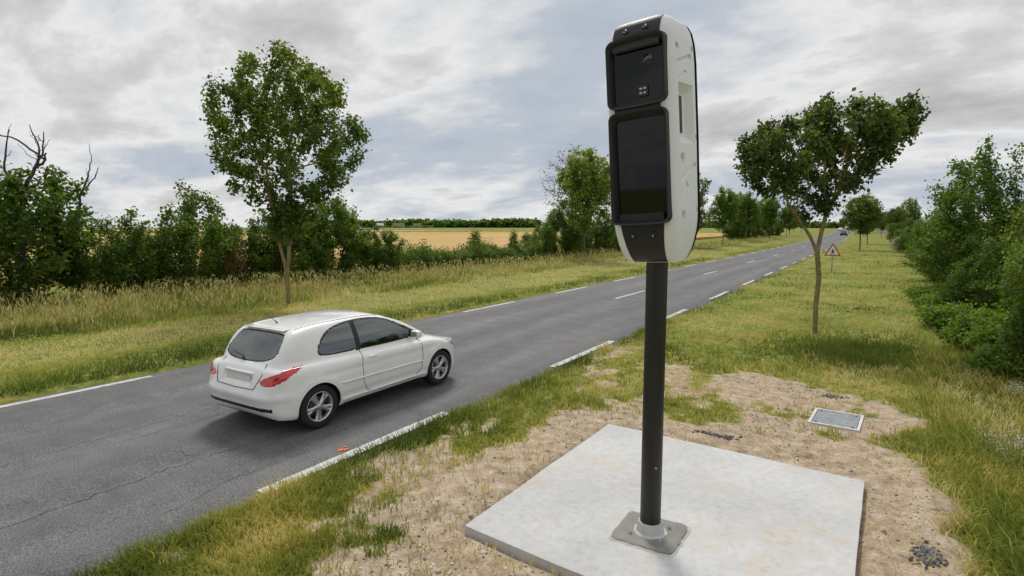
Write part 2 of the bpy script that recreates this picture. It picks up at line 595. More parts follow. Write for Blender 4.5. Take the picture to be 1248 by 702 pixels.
def marking(u0, y0, y1, w, name='lane_marking'):
    n = max(2, int((y1 - y0) / 0.08)) if y0 < 30 else max(2, int((y1 - y0) / 1.5))
    V, F = [], []
    for i in range(n + 1):
        yy = y0 + (y1 - y0) * i / n
        near_ = 1.0 if y0 < 30 else 0.0
        jit = [0.022 * near_ * (float(vnoise(np.array([yy]), np.array([u0 + 3.0 * q_]), 0.45, 88, 3)[0]) - 0.5) for q_ in range(2)]
        if 0 < i < n:
            pass
        for k, s in enumerate((-0.5, 0.5)):
            uu = u0 + s * w + jit[k]
            V.append((uu + float(bend(yy)), yy, road_z(uu, yy) + 0.005))
    for i in range(n):
        F.append((2 * i, 2 * i + 1, 2 * i + 3, 2 * i + 2))
    me = bpy.data.meshes.new(name); me.from_pydata(V, [], F)
    return link(name, me, m_paint, road)


k = 0
for i in range(-2, 60):
    y0 = 3.42 + i * 6.36
    if y0 < 330:
        marking(-5.24, y0, y0 + 3.05, 0.15)
for i in range(-3, 50):
    y0 = 14.7 + i * 6.3
    if y0 < 330:
        marking(-11.15, y0, y0 + 3.1, 0.15)
for i in range(-1, 24):
    y0 = 20.33 + i * 13.15
    if y0 < 330 and i >= 0:
        marking(-8.22, y0, y0 + 3.2, 0.12)

# cracks in the asphalt, dark open joints
m_crack = simple('crack_tar', (0.028, 0.028, 0.03), 0.9, var=0.3)


def crack(pts, w):
    P = []
    for i in range(len(pts) - 1):
        a, c = np.array(pts[i]), np.array(pts[i + 1])
        n = max(2, int(np.linalg.norm(c - a) / 0.09))
        for k_ in range(n):
            P.append(a + (c - a) * k_ / n)
    P.append(np.array(pts[-1]))
    P = np.array(P, float)
    P[1:-1] += RNG.normal(0, 0.022, (len(P) - 2, 2))
    T = np.gradient(P, axis=0); T /= np.linalg.norm(T, axis=1)[:, None] + 1e-9
    N = np.stack([-T[:, 1], T[:, 0]], 1)
    ww = w * (0.35 + 0.9 * RNG.random(len(P)))
    ww[0] = ww[-1] = 0.001
    V, F = [], []
    for i in range(len(P)):
        for s in (-0.5, 0.5):
            q = P[i] + s * ww[i] * N[i]
            V.append((q[0], q[1], road_z(q[0], q[1]) + 0.004))
    for i in range(len(P) - 1):
        F.append((2 * i, 2 * i + 1, 2 * i + 3, 2 * i + 2))
    me = bpy.data.meshes.new('crack'); me.from_pydata(V, [], F)
    link('crack', me, m_crack, road)


crack([(-6.55, 1.2), (-6.5, 2.2), (-6.58, 3.2), (-6.52, 4.1)], 0.0086)
crack([(-6.55, 4.3), (-6.35, 5.0), (-6.3, 5.6)], 0.0058)
crack([(-7.15, 3.4), (-6.95, 3.55), (-6.8, 3.5), (-6.6, 3.62)], 0.0065)
crack([(-7.9, 3.2), (-7.85, 4.2), (-7.95, 5.4)], 0.0065)
crack([(-7.6, 1.9), (-7.55, 2.6)], 0.0058)
crack([(-8.2, 0.8), (-8.25, 4.0), (-8.2, 7.5), (-8.24, 12.0)], 0.0072)
crack([(-8.05, 4.6), (-8.3, 4.8), (-8.45, 4.7)], 0.0086)
crack([(-5.6, 2.6), (-5.75, 3.4), (-5.7, 4.4)], 0.0058)

# orange survey mark on the lane edge
bm = bmesh.new()
c0 = Vector((-5.42, 4.63, road_z(-5.42, 4.63) + 0.008))
for (dx, dy, r) in ((0, 0, 0.045), (0.05, 0.05, 0.03), (-0.03, 0.10, 0.022)):
    pts = []
    for q in range(11):
        a = 2 * math.pi * q / 11
        rr = r * random.uniform(0.55, 1.2)
        pts.append(bm.verts.new(c0 + Vector((dx + rr * math.cos(a), dy + 1.5 * rr * math.sin(a), 0.0015 * (dx != 0)))))
    bm.faces.new(pts)
bm_obj('survey_paint_mark', bm, simple('orange_paint', (0.75, 0.13, 0.03), 0.7, var=0.25, scale=40), road)

# ------------------------------------------------------------------ fields beyond the hedge
def field_mat(name, stops, scale, st=(1, 1, 1)):
    m, t, b = new_mat(name)
    g_ = t.nodes.new('ShaderNodeNewGeometry')
    mpn = nnode(t, 'ShaderNodeMapping', {'Vector': g_.outputs['Position'], 'Scale': st})
    n_ = noise_node(t, scale, 7, 0.65, mpn.outputs[0])
    r = ramp_node(t, n_.outputs['Fac'], stops)
    nf_ = noise_node(t, 5.0, 4, 0.7, g_.outputs['Position'])
    rf = ramp_node(t, nf_.outputs['Fac'], [(0.3, (0.78, 0.78, 0.78)), (0.7, (1.2, 1.2, 1.2))])
    mm_ = nnode(t, 'ShaderNodeMix', {'Factor': 1.0, 'A': r.outputs['Color'], 'B': rf.outputs['Color']}, data_type='RGBA', blend_type='MULTIPLY')
    t.links.new(mm_.outputs['Result'], b.inputs['Base Color'])
    b.inputs['Roughness'].default_value = 0.95
    b.inputs['Specular IOR Level'].default_value = 0.1
    bp_ = nnode(t, 'ShaderNodeBump', {'Strength': 1.0, 'Distance': 0.2, 'Height': nf_.outputs['Fac']})
    t.links.new(bp_.outputs[0], b.inputs['Normal'])
    return m


m_wheat = field_mat('ripe_wheat', [(0.3, (0.47, 0.30, 0.105)), (0.5, (0.58, 0.385, 0.15)), (0.7, (0.66, 0.46, 0.21))], 0.02, (1, 0.3, 1))
m_crop = field_mat('green_crop', [(0.3, (0.10, 0.16, 0.04)), (0.7, (0.16, 0.22, 0.07))], 0.05)
m_stub = field_mat('pale_barley', [(0.3, (0.50, 0.40, 0.21)), (0.7, (0.62, 0.52, 0.31))], 0.02)


def field(name, quad, z, mat, label, n=40):
    """raised crop block with a standing edge, corners given in world XY"""
    V, F = [], []
    q = [np.array(c, float) for c in quad]
    for j in range(n + 1):
        for i in range(n + 1):
            s, r = (i / n), (j / n) ** 1.6
            p_ = (q[0] * (1 - s) + q[1] * s) * (1 - r) + (q[3] * (1 - s) + q[2] * s) * r
            V.append((p_[0], p_[1], z + 0.10 * (random.random() - 0.5)))
    for j in range(n):
        for i in range(n):
            a = j * (n + 1) + i
            F.append((a, a + 1, a + n + 2, a + n + 1))
    top = len(V)
    for i in range(n + 1):
        V.append((V[i][0], V[i][1], -0.1))
    for i in range(n):
        F.append((i, top + i, top + i + 1, i + 1))
    me = bpy.data.meshes.new(name); me.from_pydata(V, [], F)
    tag(link(name, me, mat), label, 'field', kind='structure')


def cam_pt(right, depth):
    return (right * math.cos(YAW) - depth * math.sin(YAW), right * math.sin(YAW) + depth * math.cos(YAW))


field('wheat_field', [(-30, -10), (-30, 150), (-190, 240), (-240, -40)], 0.75, m_wheat, 'ripe golden wheat field behind the left hedgerow', 60)
field('green_crop_strip', [cam_pt(-330, 196), cam_pt(-18, 240), cam_pt(-20, 262), cam_pt(-330, 250)], 0.78, m_crop, 'narrow dark green crop strip beyond the wheat', 24)
field('far_wheat_field', [(-29, 152), (-40, 420), (-420, 420), (-190, 241)], 0.74, m_wheat, 'golden wheat field continuing behind the roadside tree row', 30)
field('pale_barley_field', [cam_pt(-560, 262), cam_pt(-22, 266), cam_pt(-10, 1200), cam_pt(-1000, 1200)], 0.95, m_stub, 'pale barley field reaching to the distant wood', 30)
# ------------------------------------------------------------------ concrete slab, grout pad, service cover
def concrete_mat(name, base, stain, wet=0.0):
    m, t, b = new_mat(name)
    tcn = t.nodes.new('ShaderNodeTexCoord'); o_ = tcn.outputs['Object']
    n1_ = noise_node(t, 1.6, 8, 0.62, o_, 0.4)
    n2_ = noise_node(t, 14.0, 6, 0.65, o_)
    n3_ = noise_node(t, 120.0, 3, 0.7, o_)
    r = ramp_node(t, n2_.outputs['Fac'], [(0.3, [c * 0.86 for c in base]), (0.5, base), (0.72, [min(1, c * 1.08) for c in base])])
    st = nnode(t, 'ShaderNodeMapRange', {'Value': n1_.outputs['Fac'], 'From Min': 0.52, 'From Max': 0.62})
    st2 = nnode(t, 'ShaderNodeMath', {0: st.outputs[0], 1: nnode(t, 'ShaderNodeMapRange', {'Value': n2_.outputs['Fac'], 'From Min': 0.42, 'From Max': 0.62}).outputs[0]}, operation='MULTIPLY')
    st3 = nnode(t, 'ShaderNodeMath', {0: st2.outputs[0], 1: 0.7}, operation='MULTIPLY')
    mx = nnode(t, 'ShaderNodeMix', {'Factor': st3.outputs[0], 'A': r.outputs['Color'], 'B': rgba(stain)}, data_type='RGBA')
    n4_ = noise_node(t, 0.8, 4, 0.5, o_)
    r4 = ramp_node(t, n4_.outputs['Fac'], [(0.35, (0.88, 0.88, 0.88)), (0.62, (1.05, 1.05, 1.05))])
    mx2 = nnode(t, 'ShaderNodeMix', {'Factor': 1.0, 'A': mx.outputs['Result'], 'B': r4.outputs['Color']}, data_type='RGBA', blend_type='MULTIPLY')
    t.links.new(mx2.outputs['Result'], b.inputs['Base Color'])
    b.inputs['Roughness'].default_value = 0.85
    b.inputs['Specular IOR Level'].default_value = 0.25
    hs = nnode(t, 'ShaderNodeMath', {0: n3_.outputs['Fac'], 1: n2_.outputs['Fac']}, operation='ADD')
    bp_ = nnode(t, 'ShaderNodeBump', {'Strength': 0.25, 'Distance': 0.006, 'Height': hs.outputs[0]})
    t.links.new(bp_.outputs[0], b.inputs['Normal'])
    return m


m_conc = concrete_mat('fresh_concrete', (0.56, 0.56, 0.555), (0.50, 0.40, 0.27))
m_grout = concrete_mat('damp_grout', (0.27, 0.265, 0.235), (0.14, 0.135, 0.11))
m_collar = concrete_mat('collar_grout', (0.52, 0.52, 0.51), (0.34, 0.33, 0.30))
SLAB_Z = 0.085
slab_root = empty('concrete_slab', (-1.48, 5.4, -0.08))
tag(slab_root, 'square pale fresh concrete slab under the speed camera mast', 'concrete slab')
bm = bmesh.new()
nsl = 40
gridv = {}
q4 = [np.array(q) - np.array([-1.48, 5.4]) for q in SLABP]
for j in range(nsl + 1):
    for i in range(nsl + 1):
        s_, r_ = i / nsl, j / nsl
        x_, y_ = (q4[0] * (1 - s_) + q4[1] * s_) * (1 - r_) + (q4[3] * (1 - s_) + q4[2] * s_) * r_
        ex = 0.022 * (float(vnoise(np.array([y_]), np.array([3.0 + i // nsl]), 0.5, 80)[0]) - 0.5) if i in (0, nsl) else 0
        ey = 0.022 * (float(vnoise(np.array([x_]), np.array([7.0 + j // nsl]), 0.5, 81)[0]) - 0.5) if j in (0, nsl) else 0
        z_ = SLAB_Z + 0.08 + 0.008 * (float(vnoise(np.array([x_]), np.array([y_]), 0.9, 82)[0]) - 0.5)
        if i in (0, nsl) or j in (0, nsl):
            z_ -= 0.006
        gridv[i, j] = bm.verts.new((x_ + ex, y_ + ey, z_))
for j in range(nsl):
    for i in range(nsl):
        bm.faces.new((gridv[i, j], gridv[i + 1, j], gridv[i + 1, j + 1], gridv[i, j + 1]))
bnd = [e for e in bm.edges if len(e.link_faces) == 1]
r = bmesh.ops.extrude_edge_only(bm, edges=bnd)
for g_ in r['geom']:
    if isinstance(g_, bmesh.types.BMVert):
        g_.co.z = -0.02
sl = bm_obj('slab_block', bm, m_conc, slab_root)
auto_smooth(sl, 40)

# ------------------------------------------------------------------ speed camera on its mast
POLE = (-1.53, 4.68)
HZ = 2.47                      # underside of the housing
m_black = simple('black_powder_coat', (0.013, 0.013, 0.014), 0.42, spec=0.5, var=0.25, scale=25, bump=0.08, bscale=500)
m_dark = simple('charcoal_plastic', (0.019, 0.019, 0.021), 0.5, spec=0.45, var=0.18, scale=14, bump=0.06, bscale=400)
m_shell = simple('white_shell_plastic', (0.79, 0.80, 0.83), 0.42, spec=0.45, var=0.035, scale=5, bump=0.04, bscale=300)
m_bolt = simple('steel_bolt', (0.35, 0.35, 0.36), 0.35, metal=0.9)
m_seam = simple('black_rubber', (0.012, 0.012, 0.012), 0.7)
m_pglass, t, b = new_mat('dark_window_glass')
b.inputs['Base Color'].default_value = (0.006, 0.007, 0.006, 1)
b.inputs['Roughness'].default_value = 0.04
b.inputs['Specular IOR Level'].default_value = 0.3
m_glint_lens, t, b = new_mat('glint_lens_glass')
b.inputs['Base Color'].default_value = (0.01, 0.012, 0.02, 1)
b.inputs['Roughness'].default_value = 0.02
b.inputs['Coat Weight'].default_value = 1.0

sc_root = empty('speed_camera', (POLE[0], POLE[1], SLAB_Z + 0.012))
tag(sc_root, 'tall white and black roadside speed camera on a dark round mast', 'speed camera')
# pad of mortar around the foot, a little proud of the slab
bm = bmesh.new()
ring = []
npd = 44
for q in range(npd):
    a = 2 * math.pi * (q + 0.5) / npd
    c_, s_ = math.cos(a), math.sin(a)
    rr = 0.27 / max(abs(c_), abs(s_)) if True else 0
    rr = min(rr, 0.362) * (1 + 0.05 * (random.random() - 0.5))
    ring.append((rr * c_ * 1.0, rr * s_))
lo = [bm.verts.new((x_, y_, -0.03)) for x_, y_ in ring]
hi1 = [bm.verts.new((x_, y_, 0.004 + 0.006 * random.random())) for x_, y_ in ring]
hi2 = [bm.verts.new((x_ * 0.9, y_ * 0.9, 0.016 + 0.004 * random.random())) for x_, y_ in ring]
hi3 = [bm.verts.new((x_ * 0.62, y_ * 0.62, 0.008 + 0.004 * random.random())) for x_, y_ in ring]
for A_, B_ in ((lo, hi1), (hi1, hi2), (hi2, hi3)):
    for q in range(npd):
        bm.faces.new((A_[q], A_[(q + 1) % npd], B_[(q + 1) % npd], B_[q]))
bm.faces.new(hi3)
pad = bm_obj('mortar_pad', bm, m_grout, sc_root, True)
auto_smooth(pad, 50)
bm = bmesh.new()
ro = [bm.verts.new((x_ * (1.07 + .05 * random.random()), y_ * (1.07 + .05 * random.random()), -0.010)) for x_, y_ in ring]
rm_ = [bm.verts.new((x_ * (1.03 + .02 * random.random()), y_ * (1.03 + .02 * random.random()), 0.003 + .005 * random.random())) for x_, y_ in ring]
ri = [bm.verts.new((x_ * .985, y_ * .985, -0.006)) for x_, y_ in ring]
for A_, B_ in ((ro, rm_), (rm_, ri)):
    for q in range(npd):
        bm.faces.new((A_[q], A_[(q + 1) % npd], B_[(q + 1) % npd], B_[q]))
lipo = bm_obj('mortar_lip', bm, m_conc, sc_root)
# faceted collar
bm = bmesh.new()
prof = [(0.155, 0.0), (0.147, 0.016), (0.124, 0.026), (0.117, 0.06), (0.108, 0.10), (0.098, 0.108)]
rows = []
for r_, z_ in prof:
    rows.append([bm.verts.new((r_ * math.cos(2 * math.pi * (q + .3) / 9) * random.uniform(.96, 1.04), r_ * math.sin(2 * math.pi * (q + .3) / 9) * random.uniform(.96, 1.04), z_)) for q in range(9)])
for A_, B_ in zip(rows, rows[1:]):
    for q in range(9):
        bm.faces.new((A_[q], A_[(q + 1) % 9], B_[(q + 1) % 9], B_[q]))
bm.faces.new(rows[-1])
col_o = bm_obj('foot_collar', bm, m_collar, sc_root)
auto_smooth(col_o, 25)
pole_h = HZ - SLAB_Z - 0.012
pole = link('mast', lathe_mesh('mast', [(0.0, 0.09), (0.086, 0.09), (0.088, 0.1), (0.088, pole_h + 0.02), (0.0, pole_h + 0.02)], 40), m_black, sc_root)
auto_smooth(pole, 40)
for zz_ in (0.62,):
    bo = link('mast_screw', lathe_mesh('mast_screw', [(0.0, -0.003), (0.011, -0.003), (0.011, 0.004), (0.006, 0.008), (0.0, 0.009)], 12), m_bolt, sc_root)
    a = math.radians(-50)
    bo.location = (0.089 * math.cos(a), 0.089 * math.sin(a), zz_)
    bo.rotation_euler = (0, math.pi / 2, a)

for q in range(4):
    a = math.pi / 4 + q * math.pi / 2
    nb_ = link('anchor_nut', lathe_mesh('anchor_nut', [(0.0, 0.034), (0.007, 0.034), (0.0075, 0.022), (0.014, 0.021), (0.014, 0.004)], 6), m_bolt, sc_root)
    nb_.location = (.185 * math.cos(a), .185 * math.sin(a), .004)
# --- housing (local: front faces -Y, x to the right, z up), leaning a little
HW, HD, HH = 0.292, 0.27, 1.96


def lerp_tab(tab, z):
    zs = [a for a, _ in tab]
    return float(np.interp(z, zs, [c for _, c in tab]))


T_W = [(0, .215), (.03, .232), (.08, .252), (.16, .27), (.28, .284), (.42, HW), (1.0, .296), (1.62, HW), (1.78, .284), (1.86, .27), (1.91, .25), (1.94, .225), (1.956, .195), (1.96, .165)]
T_F = [(0, .10), (.02, .135), (.07, .178), (.15, .218), (.25, .247), (.36, .262), (.5, HD), (1.6, HD), (1.74, .262), (1.84, .246), (1.90, .222), (1.94, .19), (1.956, .15), (1.96, .12)]
T_B = [(0, .08), (.03, .13), (.12, .19), (.26, .252), (.34, HD), (1.7, HD), (1.86, .25), (1.92, .215), (1.95, .17), (1.96, .12)]


def ring_pts(z, off=0.0, n=72, exp_=7.0):
    w, f_, b_ = lerp_tab(T_W, z) + off, lerp_tab(T_F, z) + off, lerp_tab(T_B, z) + off
    out = []
    for q in range(n):
        a = 2 * math.pi * q / n
        c_, s_ = math.cos(a), math.sin(a)
        r_ = (abs(c_) ** exp_ + abs(s_) ** exp_) ** (-1 / exp_)
        x_, y_ = r_ * c_, r_ * s_
        out.append((x_ * w, y_ * (b_ if y_ > 0 else f_), z))
    return out


def front_y(x, z, off=0.0):
    """front skin depth at (x,z)"""
    w, f_ = lerp_tab(T_W, z) + off, lerp_tab(T_F, z) + off
    q = min(0.999, abs(x) / w)
    return -f_ * (1 - q ** 7) ** (1 / 7.0)


house = empty('housing_pivot')
COL.objects.unlink(house); bpy.data.objects.remove(house)
ZS = sorted(set([round(z, 4) for z, _ in T_W + T_F + T_B] + [round(x, 4) for x in np.linspace(0.3, 1.8, 26)]))
bm = bmesh.new()
rows = [[bm.verts.new(p_) for p_ in ring_pts(z)] for z in ZS]
nn = len(rows[0])
for A_, B_ in zip(rows, rows[1:]):
    for q in range(nn):
        bm.faces.new((A_[q], A_[(q + 1) % nn], B_[(q + 1) % nn], B_[q]))
bm.faces.new(list(reversed(rows[0]))); bm.faces.new(rows[-1])
bmesh.ops.recalc_face_normals(bm, faces=bm.faces)
shell = bm_obj('housing', bm, m_shell, sc_root)
H_LOC = Vector((0.0, 0.0, pole_h))
shell.location = H_LOC
shell.scale = (0.97, 0.97, 0.962)
# faces the oncoming lane, tipped a little forward and sideways on its mount
shell.rotation_euler = (Matrix.Rotation(math.radians(-7), 3, 'Z') @ Matrix.Rotation(math.radians(-2.2), 3, 'Y') @ Matrix.Rotation(math.radians(3.2), 3, 'X')).to_euler()

# side pockets, dimples, diagonal grooves cut into the shell
bm = bmesh.new()
cut_groups = []


def cut_box(lo, hi):
    add_box(bm, lo, hi, 0.012, 2)


def cut_cyl(y, z, r, sgn, depth=0.034):
    w = lerp_tab(T_W, z)
    m_ = Matrix.Translation((sgn * (w + 0.03 - depth * 0.5 - 0.0), y, z)) @ Matrix.Rotation(math.pi / 2, 4, 'Y')
    bmesh.ops.create_cone(bm, cap_ends=True, segments=20, radius1=r * (0.8 if sgn > 0 else 1.1), radius2=r * (1.1 if sgn > 0 else 0.8), depth=0.06 + depth, matrix=m_)


for (z0_, z1_) in ((1.275 + .045, 1.80 - .075), (.335 + .045, 1.235 - .075)):
    add_box(bm, (-.243, -.5, z0_ - .033), (.243, -HD + .075, z1_ + .06), 0, 1)
for sg in (1, -1):
    x0, x1 = (0.238, 0.34) if sg > 0 else (-0.34, -0.238)
    # tapered pocket
    v8 = []
    for (xx, y0, y1, z0, z1) in ((sg * 0.235, -0.115, 0.10, 1.03, 1.36), (sg * 0.32, -0.16, 0.165, 0.93, 1.46)):
        v8 += [bm.verts.new((xx, y0, z0)), bm.verts.new((xx, y1, z0)), bm.verts.new((xx, y1, z1)), bm.verts.new((xx, y0, z1))]
    for f_ in ((0, 1, 2, 3), (7, 6, 5, 4), (0, 4, 5, 1), (1, 5, 6, 2), (2, 6, 7, 3), (3, 7, 4, 0)):
        bm.faces.new([v8[i] for i in f_])
cut_groups.append(bm); bm = bmesh.new()
for sg in (1, -1):
    for (y, z, r_) in ((-0.135, 1.70, 0.032), (0.165, 1.72, 0.032), (-0.10, 0.845, 0.044), (0.195, 1.02, 0.034), (-0.10, 0.385, 0.044), (0.195, 0.42, 0.036)):
        cut_cyl(y, z, r_, sg)
cut_groups.append(bm); bm = bmesh.new()
for sg in (1, -1):
    for (ya, za, yb, zb, r_) in ((-0.15, 1.57, 0.13, 1.66, 0.026), (-0.14, 0.66, 0.17, 0.80, 0.024), (-0.15, 1.44, 0.02, 1.53, 0.018), (-0.13, 0.53, 0.0, 0.64, 0.024)):
        A_, B_ = Vector((sg * (0.292 + 0.006), ya, za)), Vector((sg * (0.292 + 0.006), yb, zb))
        d_ = (B_ - A_)
        m_ = Matrix.Translation((A_ + B_) / 2) @ d_.to_track_quat('Z', 'Y').to_matrix().to_4x4()
        bmesh.ops.create_cone(bm, cap_ends=True, segments=10, radius1=r_, radius2=r_, depth=d_.length, matrix=m_)
cut_groups.append(bm)
for bm in cut_groups:
    bmesh.ops.recalc_face_normals(bm, faces=bm.faces)
    cutter = bm_obj('cutter', bm, m_shell)
    cutter.parent = shell
    mod = shell.modifiers.new('cut', 'BOOLEAN')
    mod.operation = 'DIFFERENCE'; mod.object = cutter; mod.solver = 'EXACT'; mod.use_self = True
    bpy.context.view_layer.update()
    dg = bpy.context.evaluated_depsgraph_get()
    newme = bpy.data.meshes.new_from_object(shell.evaluated_get(dg))
    shell.modifiers.clear()
    if len(newme.polygons) > 0.6 * len(shell.data.polygons):
        shell.data = newme
    else:
        print('BOOLEAN SKIPPED')
    bpy.data.objects.remove(cutter)
auto_smooth(shell, 28)
tag(shell, 'white moulded shell with dimples, grooves and side pockets')


def hpart(name, bm, mat, smooth_deg=30, par=None):
    o = bm_obj(name, bm, mat, par or shell)
    if smooth_deg:
        auto_smooth(o, smooth_deg)
    return o


# slot panels inside the pockets
for sg in (1, -1):
    bm = bmesh.new()
    xx = sg * 0.2385
    add_box(bm, (min(xx, xx + sg * 0.006), -0.110, 1.05), (max(xx, xx + sg * 0.006), 0.03, 1.345), 0.002, 1)
    hpart('pocket_slot', bm, m_dark)


# skin strip following the front of the shell
def strip(zlist, half_fn, off, name, mat):
    bm = bmesh.new()
    rows = []
    for z in zlist:
        hw = half_fn(z)
        row = []
        for i in range(17):
            x_ = hw * (-1 + 2 * i / 16)
            row.append(Vector((x_, front_y(x_, z) - off, z)))
        rows.append(row)
    top = []
    for row in rows:
        top.append([bm.verts.new(p_) for p_ in row])
    back = [[bm.verts.new(p_ + Vector((0, off + 0.012, 0))) for p_ in row] for row in rows]
    R_, C_ = len(rows), 17
    for i in range(R_ - 1):
        for j in range(C_ - 1):
            bm.faces.new((top[i][j], top[i][j + 1], top[i + 1][j + 1], top[i + 1][j]))
    for i in range(R_ - 1):
        for j, jj_ in ((0, 0), (C_ - 1, C_ - 1)):
            bm.faces.new((top[i][j], top[i + 1][j], back[i + 1][j], back[i][j]))
    for i in (0, R_ - 1):
        for j in range(C_ - 1):
            bm.faces.new((top[i][j], top[i][j + 1], back[i][j + 1], back[i][j]))
    bmesh.ops.recalc_face_normals(bm, faces=bm.faces)
    return hpart(name, bm, mat, 40)


strip(list(np.linspace(0.005, 0.42, 18)), lambda z: min(0.195, 0.15 + 0.13 * z), 0.006, 'lower_front_cover', m_dark)
strip(list(np.linspace(1.22, 1.30, 4)), lambda z: 0.20, 0.006, 'middle_front_cover', m_dark)
# top cap runs from the front over the dome
bm = bmesh.new()
rows = []
zs = list(np.linspace(1.72, 1.945, 16)) + [1.956, 1.96]
for z in zs:
    w = min(0.2, lerp_tab(T_W, z) * 0.93)
    rows.append([Vector((w * (-1 + 2 * i / 16), front_y(w * (-1 + 2 * i / 16), z) - 0.007, z + 0.004)) for i in range(17)])
for yb in (-0.04, 0.03):
    rows.append([Vector((0.155 * (-1 + 2 * i / 16), yb, 1.9665)) for i in range(17)])
vv = [[bm.verts.new(p_) for p_ in row] for row in rows]
for A_, B_ in zip(vv, vv[1:]):
    for j in range(16):
        bm.faces.new((A_[j], A_[j + 1], B_[j + 1], B_[j]))
r = bmesh.ops.extrude_edge_only(bm, edges=[e for e in bm.edges if len(e.link_faces) == 1])
for g_ in r['geom']:
    if isinstance(g_, bmesh.types.BMVert):
        g_.co += Vector((0, 0.012, -0.012))
bmesh.ops.recalc_face_normals(bm, faces=bm.faces)
hpart('top_cap', bm, m_dark, 40)


def rrect(hw, z0, z1, r_, n=7, arch=0.0, taper=0.0):
    """rounded rectangle outline (x,z); arch lifts the middle of the top edge, taper narrows the top"""
    out = []
    for (cx_, cz_, a0_) in ((hw - r_, z0 + r_, -90), (hw - r_, z1 - r_, 0), (-hw + r_, z1 - r_, 90), (-hw + r_, z0 + r_, 180)):
        for i in range(n):
            a = math.radians(a0_ + 90 * i / (n - 1))
            x_, z_ = cx_ + r_ * math.cos(a), cz_ + r_ * math.sin(a)
            out.append([x_, z_])
        # straight edges get extra points
        if a0_ in (0,):
            for s in np.linspace(0.1, 0.9, 9):
                out.append([(hw - r_) * (1 - 2 * s), z1])
        if a0_ in (180,):
            for s in np.linspace(0.1, 0.9, 9):
                out.append([(-hw + r_) * (1 - 2 * s), z0])
    for q in out:
        tz = (q[1] - z0) / (z1 - z0)
        q[1] += arch * (1 - (q[0] / hw) ** 2) * (1 if tz > 0.5 else -0.6)
        q[0] *= 1 - taper * tz
    return out


def bezel(z0, z1, nm, gm_name, y_out_top, y_out_bot, arch):
    bm = bmesh.new()
    hw = 0.258
    O = rrect(hw, z0, z1, 0.055, arch=arch)
    I1 = rrect(hw - 0.014, z0 + 0.014, z1 - 0.018, 0.045, arch=arch)
    I2 = rrect(hw - 0.045, z0 + 0.035, z1 - 0.055, 0.03, arch=arch * 0.4)
    def yo(z):
        t_ = (z - z0) / (z1 - z0)
        return -(y_out_bot + (y_out_top - y_out_bot) * t_)
    loops = [[bm.verts.new((x_, front_y(min(max(x_, -0.27), 0.27), z_) + 0.03, z_)) for x_, z_ in O],
             [bm.verts.new((x_ * 0.985, yo(z_) + 0.012, z_)) for x_, z_ in O],
             [bm.verts.new((x_ * 0.965, yo(z_), z_)) for x_, z_ in O],
             [bm.verts.new((x_, yo(z_) + 0.004, z_)) for x_, z_ in I1],
             [bm.verts.new((x_, -HD + 0.03, z_)) for x_, z_ in I2],
             [bm.verts.new((x_, -HD + 0.07, z_)) for x_, z_ in I2]]
    n_ = len(O)
    for A_, B_ in zip(loops, loops[1:]):
        for q in range(n_):
            bm.faces.new((A_[q], A_[(q + 1) % n_], B_[(q + 1) % n_], B_[q]))
    bmesh.ops.recalc_face_normals(bm, faces=bm.faces)
    bo_ = hpart(nm, bm, m_dark, 32)
    bm = bmesh.new()
    g1 = [bm.verts.new((x_ * 1.002, -HD + 0.042, z_)) for x_, z_ in I2]
    bm.faces.new(g1)
    bmesh.ops.recalc_face_normals(bm, faces=bm.faces)
    if bm.faces[:][0].normal.y > 0:
        bmesh.ops.reverse_faces(bm, faces=bm.faces)
    hpart(gm_name, bm, m_pglass, None)
    return bo_


bezel(1.275, 1.80, 'upper_window_frame', 'upper_window', 0.296, 0.300, 0.014)
bezel(0.335, 1.235, 'lower_window_frame', 'lower_window', 0.296, 0.314, 0.012)
# lens and flash unit added at the upper pane to stand in for its glints
lens = lathe_mesh('lens', [(0.0, -0.016), (0.02, -0.014), (0.034, -0.008), (0.036, -0.004), (0.047, -0.006), (0.05, 0.0), (0.05, 0.006)], 28, axis='y')
for (x_, z_, s_) in ((0.085, 1.625, 0.85),):
    lo_ = link('lens', lens, m_glint_lens, shell)
    lo_.location = (x_, -HD + 0.041, z_); lo_.scale = (s_, s_, s_)

m_led = simple('glint_flash_emitter', (0.55, 0.55, 0.50), 0.25, spec=0.6)
fl = box('glint_flash_unit', (-.005, -HD + .030, 1.345), (.085, -HD + .043, 1.435), m_black, shell, 0.004, 1)
for (x_, z_) in ((.012, 1.366), (.046, 1.366), (.012, 1.400), (.046, 1.400)):
    box('glint_flash_emitter', (x_, -HD + .0265, z_), (x_ + .022, -HD + .031, z_ + .016), m_led, fl, 0.002, 1)
# bolts in round recesses
bolt_me = lathe_mesh('bolt', [(0.0, -0.011), (0.007, -0.010), (0.0105, -0.005), (0.0105, 0.0)], 14, axis='y')
cup_me = lathe_mesh('bolt_cup', [(0.0105, -0.001), (0.021, -0.0015), (0.028, -0.006), (0.031, -0.002), (0.033, 0.004)], 22, axis='y')
for (x_, z_) in ((-0.09, 0.235), (0.09, 0.235), (-0.085, 1.875), (0.085, 1.875)):
    yy = front_y(x_, z_) - 0.006
    tilt = -0.32 if z_ < 1 else 0.75
    c_ = link('bolt_cup', cup_me, m_black, shell); c_.location = (x_, yy, z_); c_.rotation_euler = (-tilt, 0, 0)
    b_ = link('bolt', bolt_me, m_bolt, shell); b_.location = (x_, yy - 0.001, z_); b_.rotation_euler = (-tilt, 0, 0)

